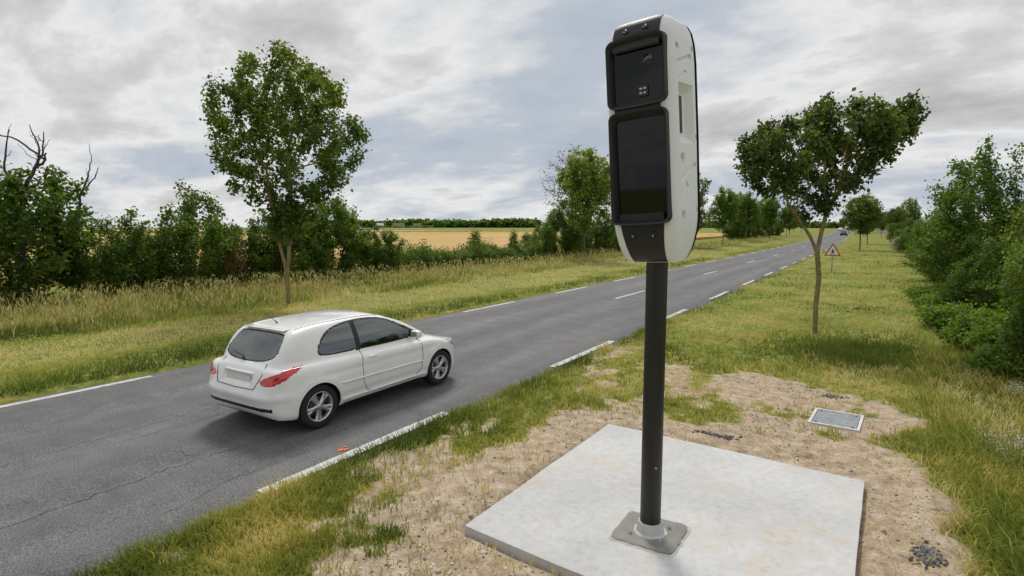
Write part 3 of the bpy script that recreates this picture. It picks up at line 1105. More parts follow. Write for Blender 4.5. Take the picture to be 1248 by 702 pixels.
# dark rear cover, a band just proud round the back edge
bm = bmesh.new()
prof_ = []
for z in ZS:
    w, b_ = lerp_tab(T_W, z), lerp_tab(T_B, z)
    prof_.append((w * 0.93, b_, z))
for sgn, yo_ in ((1, 0.0),):
    Lf = [bm.verts.new((-w, b_ - 0.05, z)) for w, b_, z in prof_]
    Lb = [bm.verts.new((-w * 0.9, b_ + 0.012, z * 0.99 + 0.01)) for w, b_, z in prof_]
    Rb = [bm.verts.new((w * 0.9, b_ + 0.012, z * 0.99 + 0.01)) for w, b_, z in prof_]
    Rf = [bm.verts.new((w * 1.04, b_ - 0.006, z)) for w, b_, z in prof_]
    for v_, (w, b_, z) in zip(Lf, prof_):
        v_.co.x = -w * 1.04; v_.co.y = b_ - 0.006
    for A_, B_ in ((Lf, Lb), (Lb, Rb), (Rb, Rf)):
        for i in range(len(prof_) - 1):
            bm.faces.new((A_[i], B_[i], B_[i + 1], A_[i + 1]))
    bm.faces.new((Lf[-1], Lb[-1], Rb[-1], Rf[-1])); bm.faces.new((Lf[0], Lb[0], Rb[0], Rf[0]))
bmesh.ops.recalc_face_normals(bm, faces=bm.faces)
hpart('rear_cover', bm, m_dark, 35)

# ------------------------------------------------------------------ service cover in the soil
cov = empty('service_cover', (-0.335, 9.08, 0.055), math.radians(-3))
tag(cov, 'small grey metal service cover in a pale frame set in bare soil', 'service cover')
bm = bmesh.new()
fw, fd = 0.31, 0.38
outer = [(-fw, -fd), (fw, -fd), (fw, fd), (-fw, fd)]
inner = [(-fw + .035, -fd + .04), (fw - .035, -fd + .04), (fw - .035, fd - .04), (-fw + .035, fd - .04)]
L0 = [bm.verts.new((x_, y_, -0.08)) for x_, y_ in outer]
L1 = [bm.verts.new((x_, y_, 0.018)) for x_, y_ in outer]
L2 = [bm.verts.new((x_, y_, 0.018)) for x_, y_ in inner]
L3 = [bm.verts.new((x_, y_, -0.01)) for x_, y_ in inner]
for A_, B_ in ((L0, L1), (L1, L2), (L2, L3)):
    for q in range(4):
        bm.faces.new((A_[q], A_[(q + 1) % 4], B_[(q + 1) % 4], B_[q]))
bm_obj('frame', bm, simple('galvanised_frame', (0.62, 0.61, 0.58), 0.6, var=0.2, scale=30), cov)
m_lid = simple('cast_lid', (0.25, 0.27, 0.29), 0.55, metal=0.1, var=0.3, scale=14, bump=0.5, bscale=70)
lid = box('lid', (-fw + .042, -fd + .047, -0.01), (fw - .042, fd - .047, 0.012), m_lid, cov, 0.003, 1)
for (x_, y_) in ((-.22, -.28), (.22, -.28), (.22, .28), (-.22, .28)):
    o = link('lid_bolt', lathe_mesh('lid_bolt', [(0.0, 0.0165), (0.016, 0.0165), (0.02, 0.0135), (0.021, 0.010)], 12), m_black, cov)
    o.location = (x_, y_, 0)
# ------------------------------------------------------------------ white three-door hatchback
def chaikin(P, it=2):
    P = np.array(P, float)
    for _ in range(it):
        Q = np.roll(P, -1, 0)
        P = np.stack([0.75 * P + 0.25 * Q, 0.25 * P + 0.75 * Q], 1).reshape(-1, 2)
    return P


class Sil:
    """2D silhouette as a sampled signed distance field, negative inside"""
    def __init__(self, poly, lo, hi, step=0.02, it=2):
        poly = chaikin(poly, it)
        self.lo = np.array(lo, float); self.st = step
        xs_ = np.arange(lo[0], hi[0] + step, step); ys_ = np.arange(lo[1], hi[1] + step, step)
        X, Y = np.meshgrid(xs_, ys_, indexing='ij')
        self.g = -poly_sd(X, Y, [tuple(q) for q in poly])

    def __call__(self, x, y):
        fx = np.clip((x - self.lo[0]) / self.st, 0, self.g.shape[0] - 1.001)
        fy = np.clip((y - self.lo[1]) / self.st, 0, self.g.shape[1] - 1.001)
        i, j = fx.astype(int), fy.astype(int); fx = fx - i; fy = fy - j
        g = self.g
        return (g[i, j] * (1 - fx) + g[i + 1, j] * fx) * (1 - fy) + (g[i, j + 1] * (1 - fx) + g[i + 1, j + 1] * fx) * fy


def mir(P):
    return list(P) + [(a, -c) for a, c in reversed(P)]


def smax(a, c, k_):
    h_ = np.clip(0.5 - 0.5 * (c - a) / k_, 0, 1)
    return c * (1 - h_) + a * h_ + k_ * h_ * (1 - h_)


def smin(a, c, k_):
    return -smax(-a, -c, k_)


S_low = Sil([(.16, .24), (.05, .36), (.0, .48), (-.01, .60), (.035, .68), (.075, .78), (.11, .88), (.17, .965), (.4, .985), (.9, .985), (1.5, .965), (2.2, .94), (2.8, .93),
             (3.1, .915), (3.4, .86), (3.7, .77), (3.88, .68), (3.98, .57), (4.04, .47), (4.04, .33), (3.96, .22), (3.6, .18), (2, .17), (.6, .18), (.3, .20)], (-.5, -.3), (4.6, 2.0))
S_gh = Sil([(.10, .70), (.15, .90), (.27, 1.08), (.42, 1.28), (.50, 1.375), (.60, 1.42), (.9, 1.462), (1.35, 1.482), (1.8, 1.472), (2.15, 1.425), (2.5, 1.30), (2.85, 1.115), (3.15, .965),
            (3.35, .87), (3.35, .7), (2, .6), (.3, .6)], (-.5, -.3), (4.6, 2.0))
P_low = Sil(mir([(-.01, 0), (-.005, .42), (.04, .63), (.14, .765), (.34, .835), (.7, .868), (1.3, .875), (2.4, .875), (3.1, .868), (3.5, .84), (3.78, .745), (3.94, .58), (4.02, .34), (4.045, 0)]), (-.5, -1.4), (4.6, 1.4))
P_gh = Sil(mir([(.10, 0), (.12, .46), (.2, .60), (.42, .69), (.9, .735), (1.6, .75), (2.3, .74), (2.8, .71), (3.15, .63), (3.36, .42), (3.4, 0)]), (-.5, -1.4), (4.6, 1.4))
F_low = Sil(mir([(0, .15)] and [(.0, 1.03), (.45, 1.03), (.66, 1.01), (.77, .975), (.83, .89), (.862, .76), (.876, .62), (.874, .48), (.86, .36), (.82, .25), (.70, .165), (.0, .15)])
            if False else [(c, a) for c, a in
            [(.0, 1.03), (.45, 1.03), (.66, 1.01), (.77, .975), (.83, .89), (.862, .76), (.876, .62), (.874, .48), (.86, .36), (.82, .25), (.70, .165), (.0, .15),
             (-.70, .165), (-.82, .25), (-.86, .36), (-.874, .48), (-.876, .62), (-.862, .76), (-.83, .89), (-.77, .975), (-.66, 1.01), (-.45, 1.03)]], (-1.4, -.3), (1.4, 2.0))
gh_half = [(.0, 1.50), (.36, 1.485), (.50, 1.455), (.575, 1.39), (.64, 1.26), (.705, 1.09), (.75, .95), (.80, .75), (.80, .6)]
F_gh = Sil(gh_half + [(-a, c) for a, c in reversed(gh_half[1:])], (-1.4, -.3), (1.4, 2.0))
AX = (0.73, 3.25)
WR = 0.312


def car_sdf(p_):
    x, y, z = p_[:, 0], p_[:, 1], p_[:, 2]
    ay = np.abs(y)
    low = smax(smax(S_low(x, z + 0.05 * (ay / .8) ** 2 * (z > .75)), P_low(x, y), 0.10), F_low(y, z), 0.06)
    # a crease below the waist and a tucked sill
    low = low + 0.010 * np.exp(-((z - .73) / .035) ** 2) * (ay > .6) * sstep(.5, .9, x) * sstep(3.4, 2.9, x)
    low = low + 0.014 * np.exp(-((z - .36) / .05) ** 2) * (ay > .6) * sstep(1.0, 1.2, x) * sstep(3.0, 2.8, x)
    # flared arches
    for ax in AX:
        rr = np.hypot(x - ax, z - WR)
        low = low - 0.016 * np.exp(-((rr - .38) / .07) ** 2) * (ay > .5)
    # bumper step at the tail, number-plate recess
    low = low - 0.02 * np.exp(-((z - .56) / .06) ** 2) * sstep(.5, .1, x)
    low = low + 0.030 * sstep(.34, .28, ay) * np.exp(-((z - .765) / .065) ** 4) * sstep(.4, .2, x)
    gh = smax(smax(S_gh(x, z + 0.03 * (ay / .6) ** 2), P_gh(x, y), 0.10), F_gh(y, z), 0.07)
    return smin(low, gh, 0.045)


NT, NM, NC = 232, 190, 64
x0c, x1c, zc = 0.62, 3.42, 0.62
org, dire = [], []
th = np.linspace(0, 2 * np.pi, NT, endpoint=False)
rad = np.stack([np.zeros(NT), np.cos(th), np.sin(th)], 1)
for i in range(NC):
    ph = math.pi / 2 * (1 - i / NC)
    d_ = rad * math.cos(ph) + np.array([-math.sin(ph), 0, 0])
    if i == 0:
        d_ = rad * 0.004 + np.array([-1, 0, 0])
    org.append(np.tile([x0c, 0, zc], (NT, 1))); dire.append(d_)
for i in range(NM):
    org.append(np.tile([x0c + (x1c - x0c) * i / (NM - 1), 0, zc], (NT, 1))); dire.append(rad)
for i in range(1, NC + 1):
    ph = math.pi / 2 * i / NC
    d_ = rad * math.cos(ph) + np.array([math.sin(ph), 0, 0])
    if i == NC:
        d_ = rad * 0.004 + np.array([1, 0, 0])
    org.append(np.tile([x1c, 0, zc], (NT, 1))); dire.append(d_)
org = np.concatenate(org); dire = np.concatenate(dire)
dire /= np.linalg.norm(dire, axis=1)[:, None]
tt = np.zeros(len(org))
for _ in range(60):
    tt += -car_sdf(org + dire * tt[:, None]) * 0.7
CV = org + dire * tt[:, None]
NR = len(CV) // NT


def car_grad(P, e=1e-3):
    g_ = np.zeros_like(P)
    for k_ in range(3):
        d_ = np.zeros(3); d_[k_] = e
        g_[:, k_] = (car_sdf(P + d_) - car_sdf(P - d_)) / (2 * e)
    return g_


WIN = chaikin([(.86, 1.005), (.84, 1.09), (.98, 1.26), (1.20, 1.36), (1.6, 1.395), (1.98, 1.375), (2.22, 1.315), (2.55, 1.15), (2.80, 1.01), (2.72, .985), (2.2, .975), (1.5, .99)], 2)
RW = chaikin([(-.50, 1.06), (-.30, 1.005), (.30, 1.005), (.50, 1.06), (.545, 1.12), (.50, 1.30), (.44, 1.345), (-.44, 1.345), (-.50, 1.30), (-.545, 1.12)], 2)
WS = chaikin([(2.20, .50), (2.20, -.50), (2.30, -.56), (3.05, -.60), (3.18, -.45), (3.24, 0), (3.18, .45), (3.05, .60), (2.30, .56)], 2)
TL = chaikin([(-.27, .735), (-.25, .80), (-.02, .875), (.22, .925), (.47, .95), (.44, .91), (.30, .84), (.12, .765), (-.06, .722)], 2)
HL = chaikin([(3.40, .80), (3.62, .80), (3.92, .64), (3.99, .56), (3.86, .55), (3.66, .63)], 2)
BT = [(-.70, .372), (.70, .372), (.70, .428), (-.70, .428)]


def snap(poly, ax_, mask, levels, tol=0.0095):
    """pull skin vertices near an outline onto it, so that cut lines come out clean"""
    global CV
    poly = [tuple(q) for q in poly]
    idx = np.where(mask)[0]
    p_ = CV[idx][:, ax_]
    sd = poly_sd(p_[:, 0], p_[:, 1], poly)
    lev = np.array(levels)[np.abs(sd[:, None] - np.array(levels)[None]).argmin(1)]
    near_ = np.abs(sd - lev) < tol
    idx, p_, sd, lev = idx[near_], p_[near_], sd[near_], lev[near_]
    e = 1e-3
    gx_ = (poly_sd(p_[:, 0] + e, p_[:, 1], poly) - poly_sd(p_[:, 0] - e, p_[:, 1], poly)) / (2 * e)
    gy_ = (poly_sd(p_[:, 0], p_[:, 1] + e, poly) - poly_sd(p_[:, 0], p_[:, 1] - e, poly)) / (2 * e)
    nrm_ = gx_ ** 2 + gy_ ** 2 + 1e-6
    st = (lev - sd) / np.maximum(nrm_, .3)
    Q = CV[idx].copy()
    Q[:, ax_[0]] += gx_ * st; Q[:, ax_[1]] += gy_ * st
    for _ in range(4):
        g_ = car_grad(Q)
        keep = [k_ for k_ in range(3) if k_ not in ax_][0]
        den = g_[:, keep]
        ok_ = np.abs(den) > .15
        Q[ok_, keep] -= np.clip(car_sdf(Q)[ok_] / den[ok_], -.02, .02)
    CV[idx] = Q


G0 = car_grad(CV); G0 /= np.linalg.norm(G0, axis=1)[:, None] + 1e-9
snap(WIN, (0, 2), (np.abs(G0[:, 1]) > .35) & (CV[:, 2] > .9), (0, -.022))
snap(RW, (1, 2), (CV[:, 0] < .62) & (G0[:, 0] < -.2), (0, -.018))
snap(WS, (0, 1), (CV[:, 0] > 2) & (G0[:, 2] > .3) & (CV[:, 2] > .9), (0, -.02))


def lamp_u(P):
    """distance round the rear corner, so the lamp outline wraps cleanly"""
    return P[:, 0] - (0.83 - np.abs(P[:, 1]))


idx = np.where((CV[:, 0] < .75) & (np.abs(CV[:, 1]) > .4) & (CV[:, 2] > .6) & (CV[:, 2] < 1.05))[0]
Q = CV[idx].copy(); TLp = [tuple(q) for q in TL]
uu_ = lamp_u(Q); sd = poly_sd(uu_, Q[:, 2], TLp)
sel = np.abs(sd) < .011
idx, Q, uu_, sd = idx[sel], Q[sel], uu_[sel], sd[sel]
gu = (poly_sd(uu_ + 1e-3, Q[:, 2], TLp) - poly_sd(uu_ - 1e-3, Q[:, 2], TLp)) / 2e-3
gz_ = (poly_sd(uu_, Q[:, 2] + 1e-3, TLp) - poly_sd(uu_, Q[:, 2] - 1e-3, TLp)) / 2e-3
Q[:, 0] -= sd * gu * .5; Q[:, 1] -= sd * gu * .5 * np.sign(Q[:, 1]); Q[:, 2] -= sd * gz_
for _ in range(4):
    g_ = car_grad(Q)
    Q -= g_ * (car_sdf(Q) / (np.sum(g_ * g_, 1) + 1e-6))[:, None]
CV[idx] = Q
snap(HL, (0, 2), (np.abs(CV[:, 1]) > .4) & (CV[:, 0] > 3.3) & (np.abs(G0[:, 1]) > .3), (0,))
snap(BT, (1, 2), (CV[:, 0] < .42) & (G0[:, 0] < -.3), (0,))
ii, jj = np.meshgrid(np.arange(NT), np.arange(NR - 1))
a0 = (jj * NT + ii).ravel(); a1 = (jj * NT + (ii + 1) % NT).ravel()
CF = np.stack([a0, a1, a1 + NT, a0 + NT], 1)
fc = CV[CF].mean(1)
e1 = CV[CF[:, 2]] - CV[CF[:, 0]]; e2 = CV[CF[:, 3]] - CV[CF[:, 1]]
fn = np.cross(e1, e2); fn /= np.linalg.norm(fn, axis=1)[:, None] + 1e-12
if np.mean(np.sum(fn * (fc - np.array([2, 0, .6])), 1)) < 0:
    CF = CF[:, ::-1]; fn = -fn
# vertex normals of the whole skin, so cut panels keep shading continuously
vn_ = np.zeros_like(CV)
for k in range(4):
    np.add.at(vn_, CF[:, k], fn)
vn_ /= np.linalg.norm(vn_, axis=1)[:, None] + 1e-12
X_, Y_, Z_ = fc[:, 0], fc[:, 1], fc[:, 2]
AY = np.abs(Y_)

part = np.zeros(len(CF), int)                      # 0 body
side = (np.abs(fn[:, 1]) > 0.35) & (Z_ > .9)
win_sd = poly_sd(X_, Z_, [tuple(q) for q in WIN])
inwin = (win_sd > 0) & side
part[inwin & (X_ < 1.50)] = 1                       # quarter window
part[inwin & (X_ >= 1.50) & (X_ <= 1.58)] = 2       # pillar
part[inwin & (X_ > 1.58)] = 3                       # door window
seal = (win_sd > -0.022) & (win_sd <= 0) & side
part[seal] = 2
rw_sd = poly_sd(Y_, Z_, [tuple(q) for q in RW])
rear = (X_ < .62) & (fn[:, 0] < -0.2)
part[rear & (rw_sd > 0)] = 4
part[rear & (rw_sd > -0.018) & (rw_sd <= 0)] = 2
ws_sd = poly_sd(X_, Y_, [tuple(q) for q in WS])
fr = (X_ > 2.0) & (fn[:, 2] > 0.3) & (Z_ > .9)
part[fr & (ws_sd > 0)] = 5
part[fr & (ws_sd > -0.02) & (ws_sd <= 0)] = 2
tl_sd = poly_sd(lamp_u(fc), Z_, [tuple(q) for q in TL])
tl = (tl_sd > 0) & (AY > .4) & (X_ < .8)
part[tl & (Y_ < 0)] = 6
part[tl & (Y_ > 0)] = 7
hl = (poly_sd(X_, Z_, [tuple(q) for q in HL]) > 0) & (AY > .40) & (X_ > 3.3)
part[hl & (Y_ < 0)] = 8
part[hl & (Y_ > 0)] = 9
bt = (X_ < .42) & (Z_ > .372) & (Z_ < .428) & (AY < .70) & (fn[:, 0] < -.3)
part[bt] = 10                                      # dark insert in the rear bumper
gr = (X_ > 3.85) & (Z_ > .27) & (Z_ < .42) & (AY < .55)
part[gr] = 11                                      # front grille
under = ((fn[:, 2] < -0.75) & (Z_ < .3)) | (Z_ < .205)
part[under] = 12
arch = np.zeros(len(CF), bool)
for ax in AX:
    arch |= ((X_ - ax) ** 2 + (Z_ - WR) ** 2 < .352 ** 2) & (AY > .5) & (Z_ < .75)
    arch |= (np.abs(X_ - ax) < .352) & (Z_ < WR) & (AY > .5)
part[arch] = -1

# materials of the car
m_carpaint, t, b = new_mat('white_car_paint')
b.inputs['Base Color'].default_value = (0.74, 0.745, 0.75, 1)
b.inputs['Roughness'].default_value = 0.32
b.inputs['Coat Weight'].default_value = 0.8
b.inputs['Coat Roughness'].default_value = 0.04
gi = t.nodes.new('ShaderNodeNewGeometry')
trim = nnode(t, 'ShaderNodeBsdfDiffuse', {'Color': (0.02, 0.02, 0.021, 1)})
mx = nnode(t, 'ShaderNodeMixShader', {0: gi.outputs['Backfacing'], 1: b.outputs[0], 2: trim.outputs[0]})
t.links.new(mx.outputs[0], t.nodes['Material Output'].inputs['Surface'])
tcn = t.nodes.new('ShaderNodeTexCoord')
nd = noise_node(t, 3.0, 6, 0.65, tcn.outputs['Object'])
dr = ramp_node(t, nd.outputs['Fac'], [(0.35, (0.78, 0.78, 0.77)), (0.6, (0.84, 0.845, 0.85))])
t.links.new(dr.outputs['Color'], b.inputs['Base Color'])
m_darkpaint = m_carpaint.copy(); m_darkpaint.name = 'dark_car_paint'
for n in m_darkpaint.node_tree.nodes:
    if n.type == 'VALTORGB':
        n.color_ramp.elements[0].color = (0.018, 0.02, 0.024, 1); n.color_ramp.elements[1].color = (0.025, 0.028, 0.033, 1)
m_cglass, t, b = new_mat('tinted_car_glass')
gl = nnode(t, 'ShaderNodeBsdfGlossy', {'Roughness': 0.02, 'Color': (0.92, 0.96, 0.95, 1)})
tp = nnode(t, 'ShaderNodeBsdfTransparent', {'Color': (0.42, 0.50, 0.47, 1)})
fz = nnode(t, 'ShaderNodeFresnel', {'IOR': 2.1})
fz2 = nnode(t, 'ShaderNodeMath', {0: fz.outputs[0], 1: 0.05}, operation='ADD')
mx = nnode(t, 'ShaderNodeMixShader', {0: fz2.outputs[0], 1: tp.outputs[0], 2: gl.outputs[0]})
t.links.new(mx.outputs[0], t.nodes['Material Output'].inputs['Surface'])
m_trim = simple('black_car_trim', (0.012, 0.012, 0.013), 0.45)
m_red, t, b = new_mat('red_lamp_lens')
tcn = t.nodes.new('ShaderNodeTexCoord')
nd = noise_node(t, 6.0, 3, 0.5, tcn.outputs['Object'])
dr = ramp_node(t, nd.outputs['Fac'], [(0.4, (0.46, 0.006, 0.010)), (0.62, (0.60, 0.012, 0.014))])
t.links.new(dr.outputs['Color'], b.inputs['Base Color'])
b.inputs['Roughness'].default_value = 0.12; b.inputs['Coat Weight'].default_value = 1.0
m_lamp = simple('clear_lamp', (0.45, 0.46, 0.48), 0.08, metal=0.6, coat=1.0)
m_tyre = simple('tyre_rubber', (0.016, 0.016, 0.017), 0.85, var=0.25, scale=20)
m_rim = simple('alloy_rim', (0.52, 0.53, 0.55), 0.32, metal=0.85, var=0.08)
m_seat = simple('seat_fabric', (0.035, 0.036, 0.04), 0.9, var=0.2, scale=12)
m_plate = simple('number_plate', (0.72, 0.72, 0.68), 0.5, var=0.06)
m_under = simple('underbody', (0.012, 0.012, 0.012), 0.9)

car = empty('hatchback_car')
tag(car, 'white three-door hatchback with red tail lamps driving along the road', 'car')


def skin(sel, name, mat, parent, label=None, smooth=True):
    f = CF[sel]
    if len(f) == 0:
        return None
    u_, inv = np.unique(f, return_inverse=True)
    me = np_mesh(name, CV[u_], inv.reshape(f.shape), smooth)
    me.validate()
    try:
        me.normals_split_custom_set_from_vertices([tuple(q) for q in vn_[u_]])
    except Exception:
        pass
    o = link(name, me, mat, parent)
    if label:
        o['label'] = label
    return o


body = skin(part == 0, 'body', m_carpaint, car)
skin((part == 1) & (Y_ < 0), 'quarter_window', m_cglass, car)
skin((part == 1) & (Y_ > 0), 'quarter_window', m_cglass, car)
skin((part == 3) & (Y_ < 0), 'door_window', m_cglass, car)
skin((part == 3) & (Y_ > 0), 'door_window', m_cglass, car)
skin(part == 2, 'window_seal', m_trim, car)
skin(part == 4, 'rear_window', m_cglass, car)
skin(part == 5, 'windscreen', m_cglass, car)
skin(part == 6, 'tail_lamp', m_red, car, 'red wedge-shaped tail lamp')
skin(part == 7, 'tail_lamp', m_red, car, 'red wedge-shaped tail lamp')
skin(part == 8, 'headlamp', m_lamp, car)
skin(part == 9, 'headlamp', m_lamp, car)
skin(part == 10, 'bumper_insert', m_trim, car, 'dark strip across the rear bumper')
skin(part == 11, 'grille', m_trim, car)
skin(part == 12, 'underbody', m_under, car)


def surf_y(x, z, sgn):
    """outer skin at (x, z) on one flank"""
    P = np.array([[x, sgn * 1.2, z]])
    for _ in range(60):
        d_ = car_sdf(P)[0]
        P[0, 1] -= sgn * d_ * 0.8
        if abs(d_) < 1e-4:
            break
    return P[0, 1]


def surf_z(x, y):
    P = np.array([[x, y, 1.9]])
    for _ in range(80):
        d_ = car_sdf(P)[0]; P[0, 2] -= d_ * 0.7
    return P[0, 2]


def surf_x(y, z):
    P = np.array([[-.6, y, z]])
    for _ in range(80):
        d_ = car_sdf(P)[0]; P[0, 0] += d_ * 0.7
    return P[0, 0]


def on_side(pts, sgn, lift=0.0, n=14):
    out = []
    for (xa, za), (xb, zb) in zip(pts, pts[1:]):
        for q in range(n):
            x_, z_ = xa + (xb - xa) * q / n, za + (zb - za) * q / n
            out.append((x_, surf_y(x_, z_, sgn) + sgn * lift, z_))
    x_, z_ = pts[-1]
    out.append((x_, surf_y(x_, z_, sgn) + sgn * lift, z_))
    return out


for sg in (-1, 1):
    # door: gap line, handle, rubbing strip
    gap = [(1.56, .99), (1.50, .80), (1.50, .50), (1.58, .34), (1.8, .29), (2.6, .29), (2.76, .40), (2.80, .62), (2.80, .96)]
    tube('door_gap', on_side(gap, sg, -0.002, 8), 0.006, m_seam, car, 5)
    tube('side_moulding', on_side([(1.10, .565), (1.8, .56), (2.78, .545)], sg, 0.004, 10), 0.016, m_carpaint, car, 8)
    tube('sill_edge', on_side([(1.10, .315), (1.8, .31), (2.86, .31)], sg, 0.006, 10), 0.014, m_carpaint, car, 8)
    hp = on_side([(1.62, .845), (1.80, .85)], sg, 0.022, 6)
    tube('door_handle', hp, [0.006, 0.012, 0.013, 0.013, 0.013, 0.012, 0.006], m_carpaint, car, 8)
    # arch lips and liners
    for ax in AX:
        lip = []
        for a in np.linspace(math.radians(-14), math.radians(194), 40):
            x_, z_ = ax + .352 * math.cos(a), WR + .352 * math.sin(a)
            lip.append((x_, surf_y(x_, max(z_, .22), sg) - sg * 0.004, z_))
        tube('arch_lip', lip, 0.011, m_carpaint, car, 6)
        V, F = [], []
        angs = np.linspace(math.radians(-25), math.radians(205), 30)
        for a in angs:
            x_, z_ = ax + .356 * math.cos(a), WR + .356 * math.sin(a)
            V.append((x_, surf_y(x_, max(z_, .22), sg) - sg * 0.012, z_)); V.append((x_, sg * .50, z_)); V.append((ax, sg * .50, WR))
        for q in range(len(angs) - 1):
            a = 3 * q
            F.append((a, a + 1, a + 4, a + 3)); F.append((a + 1, a + 2, a + 4))
        me = bpy.data.meshes.new('wheel_arch_liner'); me.from_pydata(V, [], F)
        link('wheel_arch_liner', me, m_under, car)
    # roof channel
    tube('roof_channel', [(x_, sg * .50, surf_z(x_, sg * .50) + 0.0005) for x_ in np.linspace(.62, 2.12, 40)], 0.0045, m_seam, car, 5)
    # mirror
    yb = surf_y(2.66, 1.0, sg)
    bm = bmesh.new()
    add_box(bm, (2.60, min(yb + sg * .05, yb + sg * .22), .965), (2.72, max(yb + sg * .05, yb + sg * .22), 1.085), 0.035, 3)
    mo = bm_obj('door_mirror', bm, m_carpaint, car); auto_smooth(mo, 50)
    gm = box('mirror_glass', (2.597, min(yb + sg * .07, yb + sg * .20), .98), (2.5995, max(yb + sg * .07, yb + sg * .20), 1.07), m_lamp, mo)
    tube('mirror_arm', [(2.68, yb - sg * .02, .985), (2.67, yb + sg * .08, 1.0)], 0.018, m_trim, mo, 8)
# tailgate shut line, handle bar, plate, wiper
tg = []
for y_, z_ in [(-.46, .99), (-.50, .86), (-.44, .735), (-.40, .665), (0, .655), (.40, .665), (.44, .735), (.50, .86), (.46, .99)]:
    tg.append((surf_x(y_, z_) - 0.0005, y_, z_))
tube('tailgate_gap', tg, 0.006, m_seam, car, 5)
px_ = surf_x(0, .765)
pl = box('number_plate', (px_ - .012, -.26, .71), (px_ - .002, .26, .82), m_plate, car, 0.003, 1)
box('plate_lamp_bar', (surf_x(0, .865) - .022, -.30, .845), (surf_x(0, .865) + .03, .30, .875), m_carpaint, car, 0.009, 2)
tube('rear_wiper', [(surf_x(0, 1.0) - .015, 0, 1.0), (surf_x(.16, 1.05) - .014, .16, 1.055), (surf_x(.36, 1.07) - .012, .36, 1.075)], [0.014, 0.008, 0.005], m_trim, car, 6)
box('rear_spoiler', (.475, -.44, 1.388), (.62, .44, 1.404), m_carpaint, car, 0.007, 2)
tube('roof_aerial', [(.72, 0, surf_z(.72, 0) - .005), (.66, 0, surf_z(.72, 0) + .06), (.52, 0, surf_z(.72, 0) + .20)], [.012, .004, .002], m_trim, car, 6)
# cabin
box('cabin_floor', (.45, -.66, .30), (3.0, .66, .42), m_seat, car, 0.02, 1)
box('dashboard', (2.62, -.64, .60), (3.1, .64, .93), m_seat, car, 0.06, 2)
box('parcel_shelf', (.30, -.58, .86), (.80, .58, .89), m_seat, car, 0.01, 1)
box('rear_seat', (.80, -.60, .42), (1.05, .60, 1.02), m_seat, car, 0.06, 2)
for y_ in (-.36, .36):
    bm = bmesh.new()
    add_box(bm, (1.70, y_ - .23, .45), (2.25, y_ + .23, .62), 0.05, 2)
    add_box(bm, (1.55, y_ - .23, .55), (1.72, y_ + .23, 1.10), 0.06, 2)
    add_box(bm, (1.56, y_ - .12, 1.13), (1.67, y_ + .12, 1.30), 0.045, 2)
    so = bm_obj('front_seat', bm, m_seat, car); auto_smooth(so, 50)
sw = []
for q in range(25):
    a = 2 * math.pi * q / 24
    sw.append((2.55 + .06 * math.sin(a), .36 + .18 * math.cos(a), .93 + .17 * math.sin(a)))
tube('steering_wheel', sw, 0.014, m_trim, car, 6)

# wheels
tyre_me = lathe_mesh('tyre', [(.205, -.085), (.225, -.098), (.285, -.098), (.304, -.085), (WR, -.06), (WR, .06), (.304, .085), (.285, .098), (.225, .098), (.205, .085), (.205, -.085)], 48, axis='y')
tyre_me.materials.append(m_tyre)
bm = bmesh.new()
for q in range(5):
    for ds in (-0.16, 0.16):
        a = 2 * math.pi * q / 5 + math.pi / 2
        pts = []
        for (r_, wd, yy) in ((.035, .030, -.078), (.12, .022, -.072), (.205, .030, -.083)):
            aa = a + ds * (r_ / .2)
            c_, s_ = math.cos(aa), math.sin(aa)
            tx, tz = -s_, c_
            pts.append([(r_ * c_ + tx * wd * k_, yy, r_ * s_ + tz * wd * k_) for k_ in (-1, 1)] + [(r_ * c_ + tx * wd * k_, yy + .03, r_ * s_ + tz * wd * k_) for k_ in (-1, 1)])
        vs = [[bm.verts.new(p_) for p_ in row] for row in pts]
        for A_, B_ in zip(vs, vs[1:]):
            bm.faces.new((A_[0], A_[1], B_[1], B_[0]))
            bm.faces.new((A_[0], B_[0], B_[2], A_[2])); bm.faces.new((A_[1], A_[3], B_[3], B_[1]))
lm = lathe_mesh('tmp', [(.0, -.09), (.028, -.088), (.04, -.078), (.05, -.05)], 24, axis='y')
bm.from_mesh(lm)
lm2 = lathe_mesh('tmp', [(.188, -.02), (.192, -.078), (.204, -.092), (.213, -.094), (.216, -.086), (.207, -.07), (.2, .085)], 48, axis='y')
bm.from_mesh(lm2)
bmesh.ops.recalc_face_normals(bm, faces=bm.faces)
rim_me = bpy.data.meshes.new('rim'); bm.to_mesh(rim_me); bm.free()
rim_me.materials.append(m_rim)
rim_me.polygons.foreach_set('use_smooth', np.ones(len(rim_me.polygons), bool))
disc_me = lathe_mesh('brake_disc', [(.0, -.035), (.13, -.035), (.135, -.03), (.135, -.02)], 32, axis='y')
disc_me.materials.append(simple('brake_steel', (0.06, 0.058, 0.055), 0.5, metal=0.6, var=0.2))
for ax in AX:
    for sg in (-1, 1):
        wh = bpy.data.objects.new('wheel', tyre_me)
        COL.objects.link(wh); wh.parent = car
        wh.name = 'wheel'
        wh.location = (ax, sg * .745, WR)
        wh.rotation_euler = (0, random.uniform(0, 6), math.pi if sg > 0 else 0)
        link('rim', rim_me, None, wh)
        link('brake_disc', disc_me, None, wh)
        box('hub', (-.04, -.03, -.04), (.04, .18, .04), m_under, wh)

# place it: right wheels on the lane, local +x points along the road
CAR_X, CAR_Y = -6.24 - .78, 4.98 - AX[0]
car.location = (CAR_X, CAR_Y, road_z(CAR_X + .2, 5.5) - 0.002)
car.rotation_euler = (0, math.radians(-0.3), math.pi / 2)
car.scale = (1.0, .98, .95)

